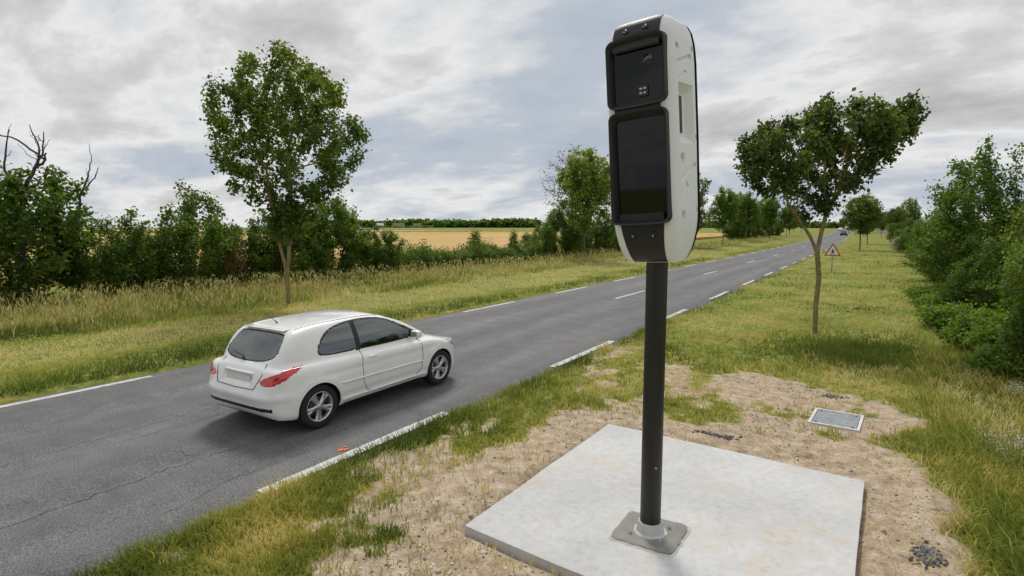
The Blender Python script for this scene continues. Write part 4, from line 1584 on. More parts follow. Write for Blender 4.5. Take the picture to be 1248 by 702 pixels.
# distant traffic: same kind of body, too small to tell apart
def far_car(u_, y_, rz, paint, label, cat='car', sc=(1, 1, 1)):
    c = copy_tree(car)
    c.location = (u_ + float(bend(y_)), y_, road_z(u_, y_))
    c.rotation_euler = (0, 0, rz)
    c.scale = sc
    tag(c, label, cat)
    for ch in c.children:
        if ch.data and ch.data.materials and ch.data.materials[0] == m_carpaint and paint is not None:
            ch.material_slots[0].link = 'OBJECT'
            ch.material_slots[0].material = paint
    return c


far_car(-6.7, 185, math.pi / 2, m_darkpaint, 'small dark car far down the road by the warning sign', sc=(1, 1, 1.02))
far_car(-9.4, 305, -math.pi / 2, None, 'tiny white car where the road meets the horizon')
far_car(-6.6, 330, math.pi / 2, None, 'tiny white car driving off beyond the far trees')
# ------------------------------------------------------------------ warning sign
m_galv = simple('galvanised_steel', (0.42, 0.43, 0.44), 0.45, metal=0.7, var=0.15)
m_signw = simple('sign_white', (0.74, 0.72, 0.70), 0.4, var=0.05)
m_signr = simple('sign_red', (0.42, 0.02, 0.025), 0.4, var=0.1)
m_signk = simple('sign_black', (0.012, 0.013, 0.02), 0.4)
SGX, SGY = -2.2, 40.0
sg_root = empty('warning_sign', (SGX, SGY, float(zground(np.array([SGX]), np.array([SGY]))[0]) - 0.30), math.radians(6))
sg_root.scale = (.9, .9, .9)
tag(sg_root, 'red-bordered triangular warning sign with a walking figure on a grey post', 'road sign')
box('post', (-.04, -.02, -.3), (.04, .02, 2.1), m_galv, sg_root, 0.006, 1)


def tri_prism(s, y0, y1, zc_, rnd=0.05):
    """rounded upright triangle of side s"""
    R_ = s / math.sqrt(3)
    out = []
    for k_ in range(3):
        a = math.radians(90 + 120 * k_)
        cx_, cz_ = (R_ - 2 * rnd) * math.cos(a), (R_ - 2 * rnd) * math.sin(a)
        for q in range(-3, 4):
            aa = a + math.radians(20 * q)
            out.append((cx_ + rnd * math.cos(aa), zc_ + cz_ + rnd * math.sin(aa)))
    bm = bmesh.new()
    A_ = [bm.verts.new((x_, y0, z_)) for x_, z_ in out]
    B_ = [bm.verts.new((x_, y1, z_)) for x_, z_ in out]
    bm.faces.new(A_); bm.faces.new(list(reversed(B_)))
    for q in range(len(out)):
        bm.faces.new((A_[q], B_[q], B_[(q + 1) % len(out)], A_[(q + 1) % len(out)]))
    bmesh.ops.recalc_face_normals(bm, faces=bm.faces)
    return bm


bm_obj('sign_plate', tri_prism(1.02, -.045, -.022, 1.72), m_signr, sg_root)
bm_obj('sign_face', tri_prism(0.78, -.049, -.046, 1.715, 0.03), m_signw, sg_root)
bm = bmesh.new()


def flat(pts, y=-.0525):
    f_ = bm.faces.new([bm.verts.new((x_, y, z_)) for x_, z_ in pts])


hd = [(0.0 + .034 * math.cos(a), 1.86 + .034 * math.sin(a)) for a in np.linspace(0, 2 * math.pi, 14, endpoint=False)]
flat(hd)
flat([(-.05, 1.81), (.045, 1.815), (.06, 1.72), (.04, 1.66), (-.045, 1.66)])                       # trunk
flat([(-.045, 1.662), (.005, 1.662), (-.04, 1.58), (-.10, 1.505), (-.15, 1.515), (-.085, 1.59)], -.0527)   # rear leg
flat([(-.004, 1.661), (.04, 1.661), (.075, 1.59), (.115, 1.505), (.065, 1.505), (.03, 1.575)], -.0529)     # front leg
flat([(.045, 1.80), (.12, 1.71), (.10, 1.695), (.035, 1.765)], -.0531)
flat([(-.05, 1.805), (-.115, 1.70), (-.095, 1.69), (-.035, 1.76)], -.0533)
bm_obj('walking_figure', bm, m_signk, sg_root)

# ------------------------------------------------------------------ trees and shrubs
m_bark = simple('bark', (0.13, 0.095, 0.062), 0.9, var=0.4, scale=9, bump=0.8, bscale=24)
m_bark_g = simple('mossy_bark', (0.25, 0.19, 0.08), 0.9, var=0.4, scale=7, bump=0.8, bscale=22)
m_deadwood = simple('dead_wood', (0.075, 0.068, 0.06), 0.9, var=0.35, scale=8, bump=0.5, bscale=20)
m_leafA = leaf_mat('maple_leaves', [(0.0, (0.039, 0.068, 0.012)), (0.45, (0.084, 0.136, 0.022)), (0.85, (0.180, 0.230, 0.036)), (1.0, (0.275, 0.301, 0.067))])
m_leafB = leaf_mat('yellowing_maple_leaves', [(0.0, (0.032, 0.056, 0.016)), (0.5, (0.076, 0.112, 0.026)), (0.82, (0.153, 0.188, 0.045)), (0.94, (0.276, 0.262, 0.086)), (1.0, (0.320, 0.213, 0.080))])
m_leafC = leaf_mat('hedge_leaves', [(0.0, (0.042, 0.079, 0.012)), (0.5, (0.089, 0.149, 0.021)), (0.9, (0.179, 0.243, 0.036)), (1.0, (0.299, 0.318, 0.053))])
m_leafD = leaf_mat('bright_bramble_leaves', [(0.0, (0.055, 0.099, 0.015)), (0.5, (0.127, 0.207, 0.027)), (0.9, (0.243, 0.313, 0.053)), (1.0, (0.358, 0.359, 0.090))])
m_leafE = leaf_mat('dry_brown_leaves', [(0.0, (0.10, 0.05, 0.02)), (0.6, (0.19, 0.10, 0.045)), (1.0, (0.27, 0.17, 0.08))], 0.25)
m_leafY = leaf_mat('yellow_green_leaves', [(0.0, (0.082, 0.123, 0.021)), (0.5, (0.173, 0.230, 0.038)), (1.0, (0.345, 0.371, 0.079))])
m_flower = leaf_mat('cream_blossom', [(0.0, (0.45, 0.44, 0.33)), (1.0, (0.66, 0.65, 0.54))], 0.2, transcol=0.7)


def colonize(A, nodes, par, step, di, dk, iters=90, grav=0.0, rng=RNG):
    cap = 16000
    N = np.zeros((cap, 3)); PA = np.full(cap, -1)
    n = len(nodes)
    N[:n] = nodes; PA[:n] = par
    A = np.array(A, float)
    D2 = ((A[:, None, :] - N[None, :n, :]) ** 2).sum(2)
    near = D2.argmin(1); dist = np.sqrt(D2.min(1))
    for _ in range(iters):
        act = dist < di
        if not act.any():
            break
        idx = near[act]
        vec = A[act] - N[idx]
        vec /= np.linalg.norm(vec, axis=1)[:, None] + 1e-9
        acc = np.zeros((n, 3)); np.add.at(acc, idx, vec)
        uq = np.unique(idx)
        d_ = acc[uq] + rng.normal(0, 0.12, (len(uq), 3)); d_[:, 2] += grav
        d_ /= np.linalg.norm(d_, axis=1)[:, None] + 1e-9
        new = N[uq] + d_ * step
        m_ = len(new)
        if n + m_ >= cap:
            break
        N[n:n + m_] = new; PA[n:n + m_] = uq
        D2 = ((A[:, None, :] - new[None]) ** 2).sum(2)
        k_ = D2.argmin(1); dn = np.sqrt(D2.min(1))
        b_ = dn < dist
        near[b_] = n + k_[b_]; dist[b_] = dn[b_]
        n += m_
        keep = dist > dk
        A, near, dist = A[keep], near[keep], dist[keep]
        if len(A) == 0:
            break
    return N[:n].copy(), PA[:n].copy()


def radii(PA, tip, base, pw=2.3):
    n = len(PA); s = np.zeros(n); has = np.zeros(n, bool)
    for i in range(n - 1, -1, -1):
        if s[i] == 0:
            s[i] = tip ** pw
        if PA[i] >= 0:
            s[PA[i]] += s[i]
    r_ = s ** (1 / pw)
    big = r_.max()
    if big > base:          # compress the heavy end only
        k_ = math.log(base / tip) / math.log(big / tip)
        r_ = tip * (r_ / tip) ** k_
    return r_


def branch_arrays(N, PA, R, sides=6, rmin=0.0):
    e = np.array([i for i in range(len(PA)) if PA[i] >= 0 and R[i] >= rmin])
    P0, P1 = N[PA[e]], N[e]
    r1 = R[e]; r0 = np.minimum(R[PA[e]], r1 * 1.5)
    d_ = P1 - P0; d_ /= np.linalg.norm(d_, axis=1)[:, None] + 1e-9
    a_ = np.where(np.abs(d_[:, 2:3]) < 0.9, np.array([[0, 0, 1.0]]), np.array([[1.0, 0, 0]]))
    x_ = np.cross(a_, d_); x_ /= np.linalg.norm(x_, axis=1)[:, None]
    y_ = np.cross(d_, x_)
    m_ = len(e)
    V = np.zeros((m_, 2 * sides, 3))
    for k_ in range(sides):
        c_, s_ = math.cos(2 * math.pi * k_ / sides), math.sin(2 * math.pi * k_ / sides)
        o_ = c_ * x_ + s_ * y_
        V[:, k_] = P0 + o_ * r0[:, None] - d_ * (r0 * 0.25)[:, None]
        V[:, sides + k_] = P1 + o_ * r1[:, None]
    F = []
    base = np.arange(m_) * 2 * sides
    for k_ in range(sides):
        F.append(np.stack([base + k_, base + (k_ + 1) % sides, base + sides + (k_ + 1) % sides, base + sides + k_], 1))
    return V.reshape(-1, 3), np.concatenate(F)


def leaf_arrays(C, size, rng=RNG, up=0.35, aspect=0.75, droop=0.2, val=None):
    """C leaf base points; each leaf a folded kite, 4 verts, 2 triangles"""
    n = len(C)
    d_ = rng.normal(0, 1, (n, 3)); d_[:, 2] -= droop
    d_ /= np.linalg.norm(d_, axis=1)[:, None]
    nr_ = rng.normal(0, 1, (n, 3)); nr_[:, 2] += up * 4
    s_ = np.cross(d_, nr_); s_ /= np.linalg.norm(s_, axis=1)[:, None] + 1e-9
    nn_ = np.cross(s_, d_)
    L = size * (0.6 + 0.8 * rng.random(n))[:, None]
    W = L * aspect * 0.5
    V = np.zeros((n, 4, 3))
    V[:, 0] = C
    V[:, 1] = C + d_ * L * 0.5 + s_ * W + nn_ * L * 0.12
    V[:, 2] = C + d_ * L
    V[:, 3] = C + d_ * L * 0.5 - s_ * W + nn_ * L * 0.12
    b_ = np.arange(n) * 4
    F = np.concatenate([np.stack([b_, b_ + 1, b_ + 2], 1), np.stack([b_, b_ + 2, b_ + 3], 1)])
    val = rng.random(n) if val is None else np.clip(val + 0.55 * (rng.random(n) - 0.5), 0, 1)
    return V.reshape(-1, 3), F, np.repeat(val, 4)


def in_poly_attr(poly, n, rng, depth=0.9, shell=0.0):
    poly = np.array(poly, float)
    lo, hi = poly.min(0), poly.max(0)
    zs_ = np.linspace(lo[1], hi[1], 60)
    ext = []
    for z_ in zs_:
        xs_ = []
        for i in range(len(poly)):
            (xa, za), (xb, zb) = poly[i], poly[(i + 1) % len(poly)]
            if (za > z_) != (zb > z_):
                xs_.append(xa + (xb - xa) * (z_ - za) / (zb - za))
        ext.append((min(xs_), max(xs_)) if xs_ else (0, 0))
    ext = np.array(ext)
    out = []
    while len(out) < n:
        q = lo + (hi - lo) * rng.random((4000, 2))
        sd = poly_sd(q[:, 0], q[:, 1], [tuple(p_) for p_ in poly])
        q = q[sd > 0.03]; sd = sd[sd > 0.03]
        a = np.interp(q[:, 1], zs_, ext[:, 0]); c_ = np.interp(q[:, 1], zs_, ext[:, 1])
        hw = (c_ - a) / 2; mid = (a + c_) / 2
        lim = hw * depth * np.sqrt(np.clip(1 - ((q[:, 0] - mid) / (hw + 1e-6)) ** 2, 0, 1)) + 0.1
        v_ = (rng.random(len(q)) * 2 - 1) * lim
        if shell > 0:
            rel = np.sqrt(((q[:, 0] - mid) / (hw + 1e-6)) ** 2 + (v_ / (hw * depth + .1)) ** 2)
            ok = rng.random(len(q)) < (1 - shell) + shell * rel ** 1.5
            q, v_ = q[ok], v_[ok]
        out += list(np.stack([q[:, 0], v_, q[:, 1]], 1))
    return np.array(out[:n])


def ellip_attr(n, rng, blobs, shell=0.3):
    out = []
    vol = np.array([b_[3] * b_[4] * b_[5] for b_ in blobs]); vol = vol / vol.sum()
    while len(out) < n:
        b_ = blobs[rng.choice(len(blobs), p=vol)]
        q = rng.normal(0, 1, 3); q /= np.linalg.norm(q)
        r_ = rng.random() ** (1 / (3 + 4 * shell))
        p_ = np.array(b_[:3]) + q * r_ * np.array(b_[3:6])
        if p_[2] > 0.05:
            out.append(p_)
    return np.array(out)


def trunk_chain(pts, seg=0.18):
    """polyline -> nodes, parents"""
    N, PA = [np.array(pts[0], float)], [-1]
    for a, c_ in zip(pts, pts[1:]):
        a, c_ = np.array(a, float), np.array(c_, float)
        k_ = max(1, int(np.linalg.norm(c_ - a) / seg))
        for q in range(1, k_ + 1):
            N.append(a + (c_ - a) * q / k_); PA.append(len(N) - 2)
    return N, PA


def build_plant(name, A, nodes, par, step, di, dk, tip, base, leaf_n, leaf_s, leaf_m, bark_m, rng, leaf_r=0.02, spread=0.12, up=0.35, cull=0.0, aspect=0.75, sides=6, top_pale=0.5, wood='trunk', foliage='crown', extra=None):
    N, PA = colonize(A, nodes, par, step, di, dk, rng=rng)
    R = radii(PA, tip, base)
    root = empty(name)
    V, F = branch_arrays(N, PA, R, sides)
    link(wood, np_mesh(wood, V, F, True), bark_m, root)
    if leaf_n > 0:
        thin = np.where((R < leaf_r) & (PA >= 0) & (N[:, 2] > 0.1))[0]
        thin = thin[thin >= len(nodes)]
        c_ = N[thin]
        k_ = rng.integers(0, len(c_), leaf_n)
        t_ = rng.random((leaf_n, 1))
        C = c_[k_] * t_ + N[PA[thin[k_]]] * (1 - t_) + rng.normal(0, spread, (leaf_n, 3))
        # leaf colour pales towards the top and varies by clump
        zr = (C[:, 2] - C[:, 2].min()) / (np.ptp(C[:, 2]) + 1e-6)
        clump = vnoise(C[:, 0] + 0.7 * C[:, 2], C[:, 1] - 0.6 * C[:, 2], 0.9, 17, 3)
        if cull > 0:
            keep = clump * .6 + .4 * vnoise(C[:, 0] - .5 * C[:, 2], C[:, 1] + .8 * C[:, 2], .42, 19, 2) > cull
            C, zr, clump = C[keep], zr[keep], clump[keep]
        val = 0.25 + 0.9 * (clump - 0.5) + top_pale * 0.35 * zr + 0.12
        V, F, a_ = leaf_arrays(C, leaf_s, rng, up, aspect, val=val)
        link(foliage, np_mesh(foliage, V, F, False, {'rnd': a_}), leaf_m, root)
    return root


def zg(x, y):
    return float(zground(np.array([float(x)]), np.array([float(y)]))[0])


def put(o, x, y, rz=0.0, s=1.0, sz=None, sink=0.06):
    o.location = (x, y, zg(x, y) - sink)
    o.rotation_euler = (0, 0, rz)
    o.scale = (s, s, sz if sz else s)
    return o


def px_poly(pts, bx, by, ppm, lean=0.0):
    return [((x_ - bx) / ppm + lean * (by - y_) / ppm, (by - y_) / ppm) for x_, y_ in pts]


rg = np.random.default_rng(11)
# --- tall two-stemmed roadside tree across the road
pl_ = px_poly([(335, 57), (352, 62), (370, 75), (395, 85), (415, 115), (430, 150), (447, 165), (440, 190), (422, 198), (430, 212), (405, 228), (395, 250), (375, 285), (345, 300), (322, 280), (312, 258), (290, 242),
               (268, 215), (255, 192), (262, 165), (250, 135), (250, 110), (270, 95), (290, 80), (312, 66)], 353, 378, 37.4, 0.07)
A = in_poly_attr(pl_, 950, rg, 0.85, 0.30)
n0, p0 = trunk_chain([(0, 0, -0.1), (0.0, 0, .55), (-.03, 0, 1.1)])
fork = len(n0) - 1
stems = []
for pts in ([(-.10, .03, 1.5), (-.25, .05, 2.1), (-.28, .05, 2.8), (-.5, .1, 3.6), (-.6, .1, 4.6)], [(.07, -.05, 1.5), (.13, -.08, 2.1), (.16, -.1, 2.8), (.3, -.2, 3.7), (.25, -.2, 4.8)]):
    prev = fork
    for a, c_ in zip([tuple(n0[fork])] + pts, pts):
        a, c_ = np.array(a, float), np.array(c_, float)
        k_ = max(1, int(np.linalg.norm(c_ - a) / 0.18))
        for q in range(1, k_ + 1):
            n0.append(a + (c_ - a) * q / k_); p0.append(prev); prev = len(n0) - 1
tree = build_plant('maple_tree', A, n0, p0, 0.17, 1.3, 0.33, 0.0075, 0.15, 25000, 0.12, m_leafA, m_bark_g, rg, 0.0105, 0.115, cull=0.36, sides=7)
put(tree, -16.75, 12.3, YAW)
tag(tree, 'tall two-stemmed roadside tree with an airy oval crown beside the wheat side verge', 'tree')
TREE_A = tree

# --- wind-leaning tree on the near verge
pl_ = px_poly([(1015, 108), (1035, 118), (1050, 132), (1075, 130), (1098, 117), (1113, 117), (1127, 130), (1122, 158), (1100, 178), (1078, 200), (1052, 222), (1022, 238), (1003, 246), (988, 258), (962, 268), (948, 240), (928, 232),
               (915, 215), (898, 195), (884, 172), (902, 164), (925, 150), (950, 140), (972, 126), (995, 122)], 993, 408, 49.0, -0.055)
pl_ = [(u_ * .9 if u_ > 0 else u_ * .97, z_) for u_, z_ in pl_]
A = in_poly_attr(pl_, 1000, rg, 0.8, 0.2)
n0, p0 = trunk_chain([(0, 0, -0.1), (-.02, 0, .8), (.02, 0, 1.5), (-.06, 0, 2.15)], 0.15)
fork = len(n0) - 1
for pts in ([(-.25, .02, 2.55), (-.5, .08, 2.95), (-.8, .1, 3.35)], [(-.02, -.05, 2.6), (.06, -.1, 3.1), (.35, -.12, 3.7)]):
    prev = fork
    for a, c_ in zip([tuple(n0[fork])] + pts, pts):
        a, c_ = np.array(a, float), np.array(c_, float)
        k_ = max(1, int(np.linalg.norm(c_ - a) / 0.15))
        for q in range(1, k_ + 1):
            n0.append(a + (c_ - a) * q / k_); p0.append(prev); prev = len(n0) - 1
tree = build_plant('maple_tree', A, n0, p0, 0.13, 1.1, 0.235, 0.0065, 0.112, 21000, 0.105, m_leafB, m_bark_g, rg, 0.0095, 0.088, cull=0.37, sides=8, top_pale=0.3)
put(tree, -1.2, 16.5, YAW)
tag(tree, 'wind-swept tree with a slanting crown and forked trunk on the mown verge', 'tree')

# --- generic roadside trees
def gen_tree(name, hgt, crown_w, clear, leaf_m, leaf_n, leaf_s, seed, cull=0.3, dens=800, bark=m_bark, base=0.16, lean=0.0, droop=0.0):
    r_ = np.random.default_rng(seed)
    blobs = []
    cz = (hgt + clear) / 2; rz_ = (hgt - clear) / 2
    for q in range(7):
        a = r_.random() * 6.28
        rr_ = crown_w * 0.28 * r_.random()
        blobs.append((rr_ * math.cos(a) + lean * (q / 7), rr_ * math.sin(a), clear + rz_ * (0.5 + 1.2 * r_.random()), crown_w * (0.26 + 0.12 * r_.random()), crown_w * (0.26 + 0.12 * r_.random()), rz_ * (0.42 + 0.2 * r_.random())))
    blobs.append((0, 0, cz, crown_w * .42, crown_w * .42, rz_ * .95))
    A_ = ellip_attr(dens, r_, blobs, 0.3)
    n_, p_ = trunk_chain([(0, 0, -.2), (r_.normal(0, .06), r_.normal(0, .06), clear * .6), (r_.normal(0, .1), r_.normal(0, .1), clear), (r_.normal(0, .15), r_.normal(0, .15), cz)], 0.3)
    return build_plant(name, A_, n_, p_, 0.26, 1.8, 0.38, 0.009, base, leaf_n, leaf_s, leaf_m, bark, r_, 0.03, 0.17, cull=cull, sides=5)


T1 = gen_tree('roadside_tree', 8.4, 5.6, 2.0, m_leafY, 10500, 0.21, 21, cull=.28)
T2 = gen_tree('roadside_tree', 9.5, 6.0, 1.5, m_leafA, 9000, 0.24, 22)
T3 = gen_tree('roadside_tree', 8.8, 5.2, 2.6, m_leafC, 8000, 0.24, 23)
T4 = gen_tree('verge_tree', 6.8, 5.2, 1.7, m_leafA, 8500, 0.20, 24)
T5 = gen_tree('sparse_tree', 10.3, 6.4, 2.2, m_leafA, 1700, 0.15, 25, cull=0.35, dens=1500, bark=m_deadwood, base=0.15)

put(T1, -19.6, 42.0, 1.0)
tag(T1, 'yellow-green young tree with a bare pale trunk in the long grass', 'tree')
put(T5, -23.5, 47.0, 0.3)
tag(T5, 'half-bare twiggy tree standing behind the yellow-green young tree', 'tree')
put(T2, -20.5, 74.0, 2.0, 1.0)
tag(T2, 'large round dark green tree in the hedgerow, first of the roadside row', 'tree')
row = [(T3, -19.0, 88.0, 0.2, .95), (T3, -19.6, 110, 2.4, 1.0), (T2, -23.0, 121, 0.4, 1.0), (T3, -18.6, 131, 4.0, 1.0), (T2, -22.0, 146, 3.1, 1.05), (T3, -18.5, 160, 5.2, .95),
       (T2, -20.0, 182, 2.0, .9), (T3, -18.8, 205, 1.2, .8), (T2, -24, 240, 2.2, .75), (T3, -27, 280, .2, .7), (T2, -33, 330, 1.2, .8)]
for i, (src, x_, y_, rz, s_) in enumerate(row):
    o = src if i == 0 else copy_tree(src)
    put(o, x_ + float(bend(y_)), y_, rz, s_)
    tag(o, 'dark green tree in the dense row along the far side of the road', 'tree', 'trees in the row along the far side of the road')
put(T4, -1.6, 80.0, 0.4)
tag(T4, 'round-headed verge tree with a thin trunk beyond the warning sign', 'tree')
o = copy_tree(T4); put(o, -1.2, 108, 2.2, .95)
tag(o, 'verge tree with a dark trunk, right behind the round-headed verge tree', 'tree')
for (x_, y_, rz, s_) in ((2.8, 122, 1.2, .95), (5.6, 150, 3.3, .95), (1.0, 175, .4, .9), (-4.2, 230, .9, .8), (-9, 300, 2.9, .9), (-16, 370, 2.9, 1.0)):
    o = copy_tree(T4 if y_ != 150 else T2); put(o, x_, y_, rz, s_)
    tag(o, 'distant green tree along the near side of the road, past the verge trees', 'tree', 'distant trees along the near side of the road')

# --- shrubs
def shrub(name, hgt, wid, leaf_m, leaf_n, leaf_s, seed, dens=650, nst=6, cull=0.25, loose=0.0, cone=False, hl=0.5, spread=0.13):
    r_ = np.random.default_rng(seed)
    blobs = []
    if cone:
        for q in range(7):
            f_ = q / 6
            blobs.append((r_.normal(0, .05), r_.normal(0, .05), hgt * (.12 + .8 * f_), wid * .5 * (1.02 - f_ * .9), wid * .5 * (1.02 - f_ * .9), hgt * .13))
    else:
        blobs.append((0, 0, hgt * .42, wid * .46, wid * .46, hgt * .44))
        for q in range(9):
            a = r_.random() * 6.28
            rr_ = wid * (.15 + .27 * r_.random())
            blobs.append((rr_ * math.cos(a), rr_ * math.sin(a), hgt * (.2 + .62 * r_.random()), wid * (.14 + .1 * r_.random()), wid * (.14 + .1 * r_.random()), hgt * (.16 + .08 * r_.random())))
        for q in range(int(loose)):
            a = r_.random() * 6.28; rr_ = wid * .3 * r_.random()
            blobs.append((rr_ * math.cos(a), rr_ * math.sin(a), hgt * (.88 + .1 * r_.random()), wid * .06, wid * .06, hgt * .12))
    A_ = ellip_attr(dens, r_, blobs, 0.35)
    N_, P_ = [np.array([0, 0, -.1])], [-1]
    for q in range(nst):
        a = 6.28 * q / nst + r_.random()
        prev = 0
        for k_ in range(1, 6):
            f_ = k_ / 5
            N_.append(np.array([math.cos(a) * wid * .26 * f_, math.sin(a) * wid * .26 * f_, -.1 + hgt * .42 * f_ ** .8]) + r_.normal(0, .03, 3) * (0 if cone else 1)); P_.append(prev); prev = len(N_) - 1
    return build_plant(name, A_, N_, P_, hgt * 0.05, hgt * .5, hgt * .075, 0.006, 0.05, leaf_n, leaf_s, leaf_m, m_bark, r_, 0.03, spread, cull=cull, sides=5, wood='stems', foliage='foliage', top_pale=hl)


S1 = shrub('hedgerow_shrub', 4.4, 4.6, m_leafC, 19000, .13, 31, loose=3)
S2 = shrub('hedgerow_shrub', 4.2, 3.6, m_leafC, 12000, .12, 32, loose=9, cull=.33)
S3 = shrub('hedgerow_shrub', 1.5, 2.3, m_leafC, 4200, .10, 33, loose=3)
S4 = shrub('conical_bush', 2.6, 1.5, m_leafC, 3600, .10, 34, cone=True, cull=.2)
S5 = shrub('brown_shrub', 2.6, 1.2, m_leafE, 700, .09, 35, cull=.3, dens=300)
S6 = shrub('hedge_shrub', 5.0, 4.0, m_leafC, 22000, .105, 36, dens=900, loose=8)
S7 = shrub('hedge_shrub', 4.4, 3.4, m_leafA, 18000, .10, 37, dens=800, loose=6)
S8 = shrub('bramble_bush', 1.3, 1.9, m_leafD, 7000, .085, 38, dens=600, cull=.22, spread=.09)
S9 = shrub('light_green_bush', 3.0, 2.2, m_leafD, 9000, .085, 39, dens=700, loose=6)
S10 = shrub('flowering_shrub', 2.4, 2.6, m_flower, 3000, .10, 40, dens=400, cull=.3)

used = set()


def plant(src, x_, y_, rz, s_, sz, label, cat='shrub', group=None):
    o = src if src.name not in used else copy_tree(src)
    used.add(src.name)
    put(o, x_, y_, rz, s_, sz)
    tag(o, label, cat, group)
    if not group and 'group' in o:
        del o['group']
    return o


# left hedgerow, behind the long grass
plant(S1, -24.2, 7.2, .3, 1.12, 1.03, 'tallest dark hedgerow shrub, with bare dead branches rising out of it')
plant(S1, -24.3, 3.8, 2.0, 1.05, 1.0, 'hedgerow shrub next to the dead branches, leaning over the tall grass')
plant(S2, -23.6, 9.9, 1.0, .95, .76, 'hedgerow shrub between the tallest shrub and the brown bush')
plant(S1, -24.6, 11.1, 1.7, .68, .52, 'low rounded hedgerow shrub with a straggling shrub growing beside it')
plant(S2, -23.2, 12.9, 2.6, 1.0, 1.03, 'hedgerow shrub with loose upright shoots, next to the brown bush')
plant(S1, -23.4, 15.1, 3.6, .74, .62, 'hedgerow shrub behind the two-stemmed tree')
plant(S2, -22.9, 17.2, 4.4, .95, .92, 'thin-topped hedgerow shrub to the rear of the two-stemmed tree')
plant(S1, -23.1, 19.7, 5.4, .92, .90, 'broad rounded hedgerow shrub where the tall hedge ends')
plant(S1, -22.6, 22.2, .9, .62, .55, 'last stepped-down shrub of the tall hedge, beside the low hedge')
plant(S5, -22.0, 13.6, 0, 1.0, .95, 'withered brown bush in front of the green hedgerow')
for i, (x_, y_) in enumerate(((-22.6, 24.2), (-22.8, 25.9), (-22.5, 27.6), (-22.9, 29.4), (-22.7, 31.2), (-23.0, 33.0), (-22.8, 35.0), (-23.1, 37.0), (-22.9, 39.0))):
    plant(S3, x_, y_, i * 1.3, 1.0 + .12 * math.sin(i * 2.1), .95 + .2 * math.sin(i * 1.7), 'low dark shrub of the low hedge along the wheat field edge', group='low hedge shrubs along the wheat field')
plant(S4, -23.4, 32.2, .4, 1.1, 1.02, 'dense conical bush standing above the low hedge')
plant(S4, -23.0, 36.6, 1.9, .95, .98, 'looser pointed bush above the low hedge, nearer the half-bare tree')
for i, (x_, y_, s_, z_) in enumerate(((-23.2, 41.0, .85, .72), (-22.9, 44.0, .95, .95), (-23.4, 47.8, .9, .85), (-23.2, 51.5, .95, .9), (-23.0, 56, 1.0, .8), (-23.2, 61, 1.0, .75), (-22.8, 66, .9, .7))):
    plant(S1 if i % 2 else S2, x_, y_, i * 2.1, s_, z_, 'dark shrub in the thicket around the yellow-green and half-bare trees', group='thicket shrubs around the young trees')
for i, (x_, y_) in enumerate(((-23.5, 118), (-24, 127), (-23.5, 138), (-23, 152), (-23, 168))):
    plant(S1, x_, y_, i * 1.7, 1.1, .9, 'dark understorey shrub beneath the tree row across the road', group='understorey shrubs of the far tree row')

# dead branches above the hedge (drawn in the local frame: x along the hedge, z up)
def dead_wood(loc, limbs, label, seed):
    r_ = np.random.default_rng(seed)
    root = empty('dead_tree')
    bm = bmesh.new()
    allV, allF, off = [], [], 0
    todo = [(np.array(p_, float), r0, r1) for p_, r0, r1 in limbs]
    for p_, r0, r1 in list(todo):
        for q in range(int(3 + 2 * r_.random())):
            i = r_.integers(1, len(p_))
            t_ = r_.random()
            st = p_[i - 1] * (1 - t_) + p_[i] * t_
            if st[2] < 3.2:
                continue
            d_ = r_.normal(0, 1, 3) * np.array([.8, .5, .35]) + np.array([0, 0, .7]); d_ /= np.linalg.norm(d_)
            L = .25 + .5 * r_.random()
            todo.append((np.array([st, st + d_ * L * .5 + r_.normal(0, .03, 3), st + d_ * L + r_.normal(0, .06, 3) + np.array([0, 0, .06])]), r1 * 1.1, r1 * .5))
    for p_, r0, r1 in todo:
        P = [p_[0]]
        for a, c_ in zip(p_, p_[1:]):
            for k_ in range(1, 5):
                P.append(a + (c_ - a) * k_ / 4 + r_.normal(0, .018, 3) * (k_ < 4))
        P = np.array(P)
        V, F = tube_arrays(P, np.linspace(r0, r1, len(P)), 6)
        allV += V; allF += [tuple(dict.fromkeys(int(i) + off for i in f_)) for f_ in F]; off += len(V)
    me = bpy.data.meshes.new('bare_branches'); me.from_pydata([tuple(v_) for v_ in allV], [], allF)
    link('bare_branches', me, m_deadwood, root)
    put(root, loc[0], loc[1], YAW)
    tag(root, label, 'dead tree')


dead_wood((-23.7, 7.3), [([(0, 0, -.2), (.1, 0, 2.0), (.25, 0, 3.6), (.75, 0, 4.5)], .11, .05),
                         ([(.75, 0, 4.5), (.85, .1, 5.1), (.6, .1, 5.85)], .045, .012), ([(.75, 0, 4.5), (1.05, 0, 5.0), (1.2, -.1, 5.6)], .04, .012),
                         ([(1.05, 0, 4.75), (.2, .1, 5.35), (-.7, 0, 5.75), (-1.3, 0, 5.95)], .035, .012),
                         ([(.25, 0, 3.6), (-.25, 0, 4.4), (-.2, .1, 5.2), (-.05, .1, 5.7)], .05, .012), ([(.1, 0, 3.2), (-.6, 0, 4.1), (-.75, 0, 4.8), (-.95, .1, 5.4)], .05, .012)],
          'bare dead tree with forked grey branches rising above the tallest hedgerow shrub', 51)
dead_wood((-23.4, 8.7), [([(0, 0, -.2), (.1, 0, 2.4), (.35, 0, 3.6), (.7, 0, 4.3), (.75, .05, 4.75)], .06, .014), ([(.45, 0, 3.8), (.85, .1, 4.25), (1.0, .1, 4.6)], .03, .01)],
          'thin dead branch sticking up beside the tallest hedgerow shrub', 52)

